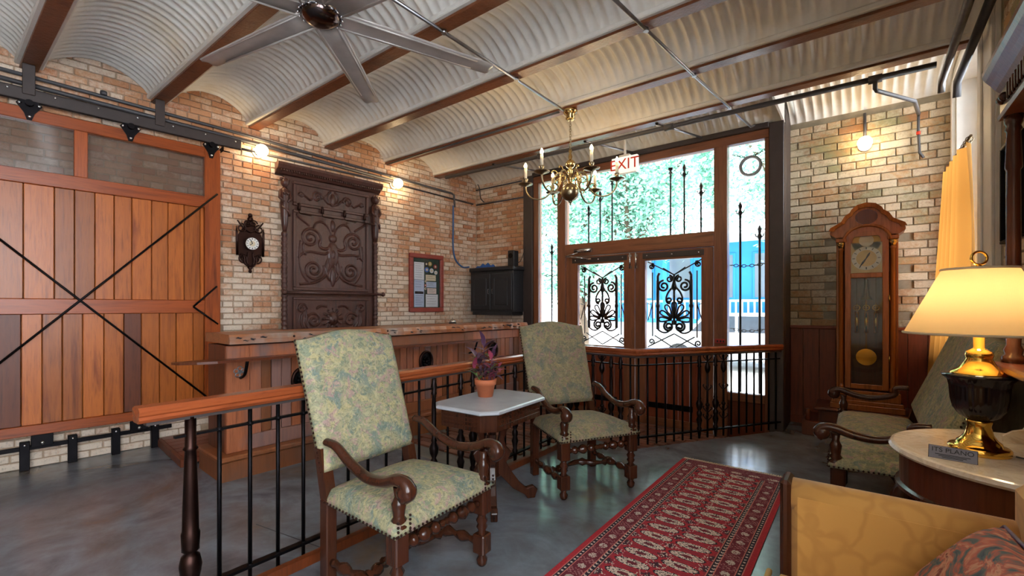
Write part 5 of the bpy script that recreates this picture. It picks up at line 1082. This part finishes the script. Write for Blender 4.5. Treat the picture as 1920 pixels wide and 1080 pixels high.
q = MB(); q.tube(catmull([(.025, 0, .24), (.08, 0, .30), (.13, 0, .27), (.14, 0, .20), (.17, 0, .10), (.24, 0, .045), (.32, 0, .06), (.365, 0, .12), (.375, 0, .185)], 5), [.008]*41, 8); arm_m = q.mesh('arm', 'old_brass')
q = MB()
for P in (spiral(.10, .225, .05, .01, R(90), -1.3), spiral(.175, .16, .045, .01, R(120), 1.2), bez((.1, .29), (.12, .34), (.16, .34), (.15, .30))): q.tube([(a, 0, b) for a, b in P], .006, 6)
scr_m = q.mesh('scroll', 'brass'); q = MB(); q.lathe([(.006, .18), (.03, .19), (.06, .205), (.062, .21), (.03, .204), (.018, .21), (.02, .225), (.013, .235), (.02, .25), (.02, .262)], (.375, 0, 0), 16); pan_m = q.mesh('drip_pan', 'old_brass')
q = MB(); q.lathe([(.0125, .26), (.0125, .375), (.004, .378)], (.375, 0, 0), 10); can_m = q.mesh('candle', 'candle'); q = MB(); q.tube([(.375, 0, .376), (.375, 0, .386), (.375, 0, .40), (.375, 0, .425)], [.006, .013, .012, .002], 8); fl_m = q.mesh('flame_bulb', 'candle_flame')
for k_ in range(6):
    rz = R(25+60*k_); o = link('arm', arm_m, ch, (0, 0, 0), rz)
    for nm, me in (('scroll', scr_m), ('drip_pan', pan_m), ('candle', can_m), ('flame_bulb', fl_m)): link(nm, me, o)
for o in ch.children:
    o.scale = (1.22, 1.22, 1) if o.name.startswith('arm') else (1, 1, 1)

# ================================================================== EXIT SIGN, DOOR CLOSER, WREATH
ex = thing('exit_sign', 'white illuminated sign with red EXIT letters hanging above the doors', 'sign', (-2.34, 5.36, 3.02)); part('housing', 'sign_glow', ex, (-.17, .17, -.025, .025, 0, .20), ch=.006); text('EXIT', .19, 'exit_red', ex, (0, -.027, .10), (R(90), 0, 0)); part('ceiling_mount', 'white_paint', ex, (-.07, .07, -.03, .03, .20, .225)); part('stem', 'white_paint', ex, (-.012, .012, -.012, .012, .225, .47), ch=.002); part('light_slot', 'white_paint', ex, (-.15, .15, -.02, .02, -.012, 0))
dc = thing('door_closer', 'silver hydraulic closer arm mounted above the left entrance door', 'door closer', (-3.12, YF-.05, 2.08)); q = MB(); q.tube([(-.08, -.04, .05), (.19, -.04, .05)], .03, 14); q.build('cylinder', 'steel', dc); q = MB(); q.tube([(-.02, -.06, .02), (-.20, -.10, -.02)], .010, 6); q.tube([(-.20, -.10, -.02), (.14, -.05, -.07)], .009, 6); q.build('arm', 'steel', dc); part('foot_plate', 'steel', dc, (.11, .18, -.05, -.02, -.085, -.06), ch=.003)
wr_ = thing('iron_ring', 'large iron ring hung by a chain at the top of the right sidelight', 'ring', (-1.02, YF+.16, 3.0)); q = MB(); q.tube([(.105*math.cos(a), 0, .105*math.sin(a)-.02) for a in [2*math.pi*k_/30 for k_ in range(30)]], .02, 8, closed=True); q.build('ring', 'galvanised', wr_); chain(wr_, (-.19, 0, .15), (0, 0, .085), .01, 7, .022); chain(wr_, (0, 0, .085), (.17, 0, .16), .01, 7, .022)

# ================================================================== CEILING PIPES
pipe('ceiling_conduit', 'thin grey conduit crossing the beams from the fan to the chandelier', [(-2.36, 1.62, 3.305), (-2.35, 3.90, 3.305)], .013, 'galvanised', clips=[(-2.355, 2.27, 3.305), (-2.352, 3.12, 3.305)])
pipe('ceiling_conduit', 'second thin grey conduit crossing the beams toward the right sidelight', [(-1.32, 1.9, 3.305), (-1.12, 4.0, 3.305), (-.95, 5.5, 3.305), (-.94, 5.62, 3.36)], .013, 'galvanised', clips=[(-1.205, 3.12, 3.305), (-1.12, 3.98, 3.305), (-1.03, 4.84, 3.305)])
pipe('chandelier_conduit', 'dark conduit along the beam from the left wall to the chandelier', [(-5.2, 3.93, 3.315), (-2.42, 3.93, 3.315)], .011)
t = thing('sprinkler_pipe', 'dark sprinkler pipe running along the last beam to the right wall', 'pipe')
for P, r_ in (([(-4.9, 4.76, 3.27), (-2.4, 4.78, 3.24), (.46, 4.78, 3.22)], .024), ([(.09, 4.78, 3.22), (.09, 4.78, 3.14), (.10, 4.80, 3.13), (.38, 5.45, 3.2), (.46, 6.15, 3.3)], .017), ([(.46, 6.17, 3.3), (.46, 6.2, 3.15), (.47, 6.2, 2.92), (.50, 6.19, 2.86)], .012)): q = MB(); q.tube(P, r_, 10); q.build('pipe_run', 'pipe_paint', t)
for c in ((.09, 4.78, 3.22), (-1.6, 4.78, 3.232), (-3.2, 4.77, 3.25)): q = MB(); q.tube([(c[0]-.045, c[1], c[2]), (c[0]+.045, c[1], c[2])], .034, 10); q.build('tee_fitting', 'pipe_paint', t)
q = MB(); q.tube([(.46, 6.18, 3.10), (.46, 6.18, 3.13)], .018, 8); q.build('valve', 'exit_red', t)
pipe('riser_pipe', 'grey pipe running along the ceiling edge nearest the window', [(.51, 1.2, 3.25), (.53, 5.16, 3.22), (.53, 5.2, 3.14)], .026, 'galvanised'); pipe('riser_pipe', 'thicker dark pipe along the ceiling edge against the window wall', [(.62, 1.2, 3.26), (.64, 5.3, 3.24), (.64, 5.34, 3.12)], .028, 'pipe_paint')
for a, b, lb in (((-2.62, 4.84, 3.33), (-2.35, 5.62, 3.35), 'thin strut from the last beam to the storefront head behind the chandelier'), ((-1.75, 4.84, 3.33), (-1.5, 5.62, 3.35), 'thin bright strut from the last beam to the storefront head right of the exit sign'), ((-4.05, 4.84, 3.33), (-3.75, 5.62, 3.35), 'thin strut from the last beam to the storefront head near the corner')):
    s_ = thing('ceiling_strut', lb, 'strut', group='struts behind the last beam'); q = MB(); q.tube([a, b], .014, 6); q.build('bar', 'galvanised', s_); q = MB(); q.sphere(a, .02, 6, 4); q.build('bolt', 'dark_iron', s_)

# ================================================================== OUTSIDE
m = MB(); m.box(-30, 20, 5.82, 40, -.36, -.2); struct(m.build('ground_street', 'street')); 
bh = thing('blue_house', 'bright blue house with white porch across the street', 'house', (-3.2, 13.5, -.2)); part('wall', 'blue_wall', bh, (-3.0, 5.5, .35, 5, 1.2, 3.35), ch=0); part('base', 'house_white', bh, (-3.1, 5.6, .3, 5, 0, 1.2), ch=0); part('roof', 'house_white', bh, (-3.3, 5.8, -.2, 5.2, 3.35, 3.5), ch=.02)
for i in range(5):
    x = -2.6+i*1.15; w_ = part('window', 'blue_wall', bh, (x, x+.72, .30, .36, 1.75, 3.05), ch=.01); part('pane', 'house_window', w_, (x+.06, x+.66, .28, .30, 1.81, 2.99), ch=0)
for i in range(6): part('porch_post', 'blue_wall', bh, (-2.95+i*1.5, -2.83+i*1.5, -.15, -.03, 1.2, 3.35), ch=.01)
part('porch_rail', 'house_white', bh, (-3.0, 5.5, -.13, -.07, 1.68, 1.74)); part('porch_floor', 'blue_wall', bh, (-3.1, 5.6, -.25, .3, 1.08, 1.2))
for i in range(56): part('rail_baluster', 'house_white', bh, (-2.95+i*.15, -2.91+i*.15, -.12, -.08, 1.2, 1.68), ch=0)
def tree(label, loc, r, zc, n, seed):
    t = thing('street_tree', label, 'tree', loc, 0, 'trees across the street'); rr = random.Random(seed)
    q = MB(); q.tube(catmull([(0, 0, 0), (.05, 0, 1), (-.05, .05, zc*.6), (0, 0, zc)], 4), [.17-.007*i for i in range(13)], 8)
    for a in range(5): b = a*1.25; q.tube([(0, 0, zc*.55), (r*.4*math.cos(b), r*.4*math.sin(b), zc*.9), (r*.75*math.cos(b), r*.75*math.sin(b), zc*1.1)], [.08, .05, .02], 6)
    q.build('trunk', 'bark', t); vs, fs = [], []; cl = [(rr.gauss(0, .5)*r, rr.gauss(0, .45)*r, rr.uniform(-.75, .95)*r*.9) for _ in range(46)]
    for i in range(int(n*1.9)):
        c = rr.choice(cl); cp = lambda v: max(-.95, min(.95, v))*r; p = Vector((cp(c[0]/r+rr.gauss(0, .2)), cp(c[1]/r+rr.gauss(0, .2)), zc+c[2]+rr.gauss(0, .17)*r)); a, b = rr.uniform(0, 6.28), rr.uniform(-1, 1); u = Vector((math.cos(a), math.sin(a), b)).normalized()*rr.uniform(.035, .075); w = u.cross(Vector((rr.gauss(0, 1), rr.gauss(0, 1), rr.gauss(0, 1)))).normalized()*u.length*.55; o = len(vs)
        vs += [p-u, p+w, p+u, p-w]; fs.append((o, o+1, o+2, o+3))
    q = MB(); q.add(vs, fs); stuff(q.build('foliage', 'tree_leaf', t, fix=False))
for i, (x, y, r_, zc, n, lb) in enumerate(((-9.6, 11.6, 1.9, 4.0, 9000, 'leafy street tree seen through the left sidelight'), (-6.6, 11.0, 2.0, 4.5, 11000, 'leafy street tree behind the left half of the transom'), (-4.6, 10.8, 1.9, 4.7, 11000, 'leafy street tree behind the right half of the transom'), (-.9, 11.0, 2.1, 5.0, 9000, 'leafy street tree seen through the top of the right sidelight'), (-5.3, 9.6, .95, 2.5, 3500, 'small leafy tree seen through the left entrance door'))): tree(lb, (x, y, -.2), r_, zc, n, 20+i)
cr = thing('parked_car', 'white car parked across the street in front of the blue house', 'car', (-2.3, 12.3, -.2)); prc = [(-2, .3), (-2, .75), (-1.75, .85), (-1.1, .92), (-.7, 1.38), (.75, 1.4), (1.3, .95), (1.95, .85), (2.05, .6), (2.0, .3)]
q = MB(); q.prism(prc, -.8, .8); o = q.build('body', 'car_white', cr); bv = o.modifiers.new('bevel', 'BEVEL'); bv.width = .06; bv.segments = 2
q = MB(); q.prism([(-1.0, .95), (-.66, 1.32), (-.02, 1.33), (-.02, .95)], -.81, -.80); q.prism([(.04, .95), (.04, 1.33), (.70, 1.33), (1.12, .95)], -.81, -.80); q.build('side_windows', 'car_glass', cr)
for x in (-1.3, 1.3): q = MB(); q.tube([(x, -.82, .32), (x, -.62, .32)], .32, 20); wh = q.build('wheel', 'rubber', cr); q = MB(); q.tube([(x, -.83, .32), (x, -.81, .32)], .18, 16); q.build('hub_cap', 'steel', wh)
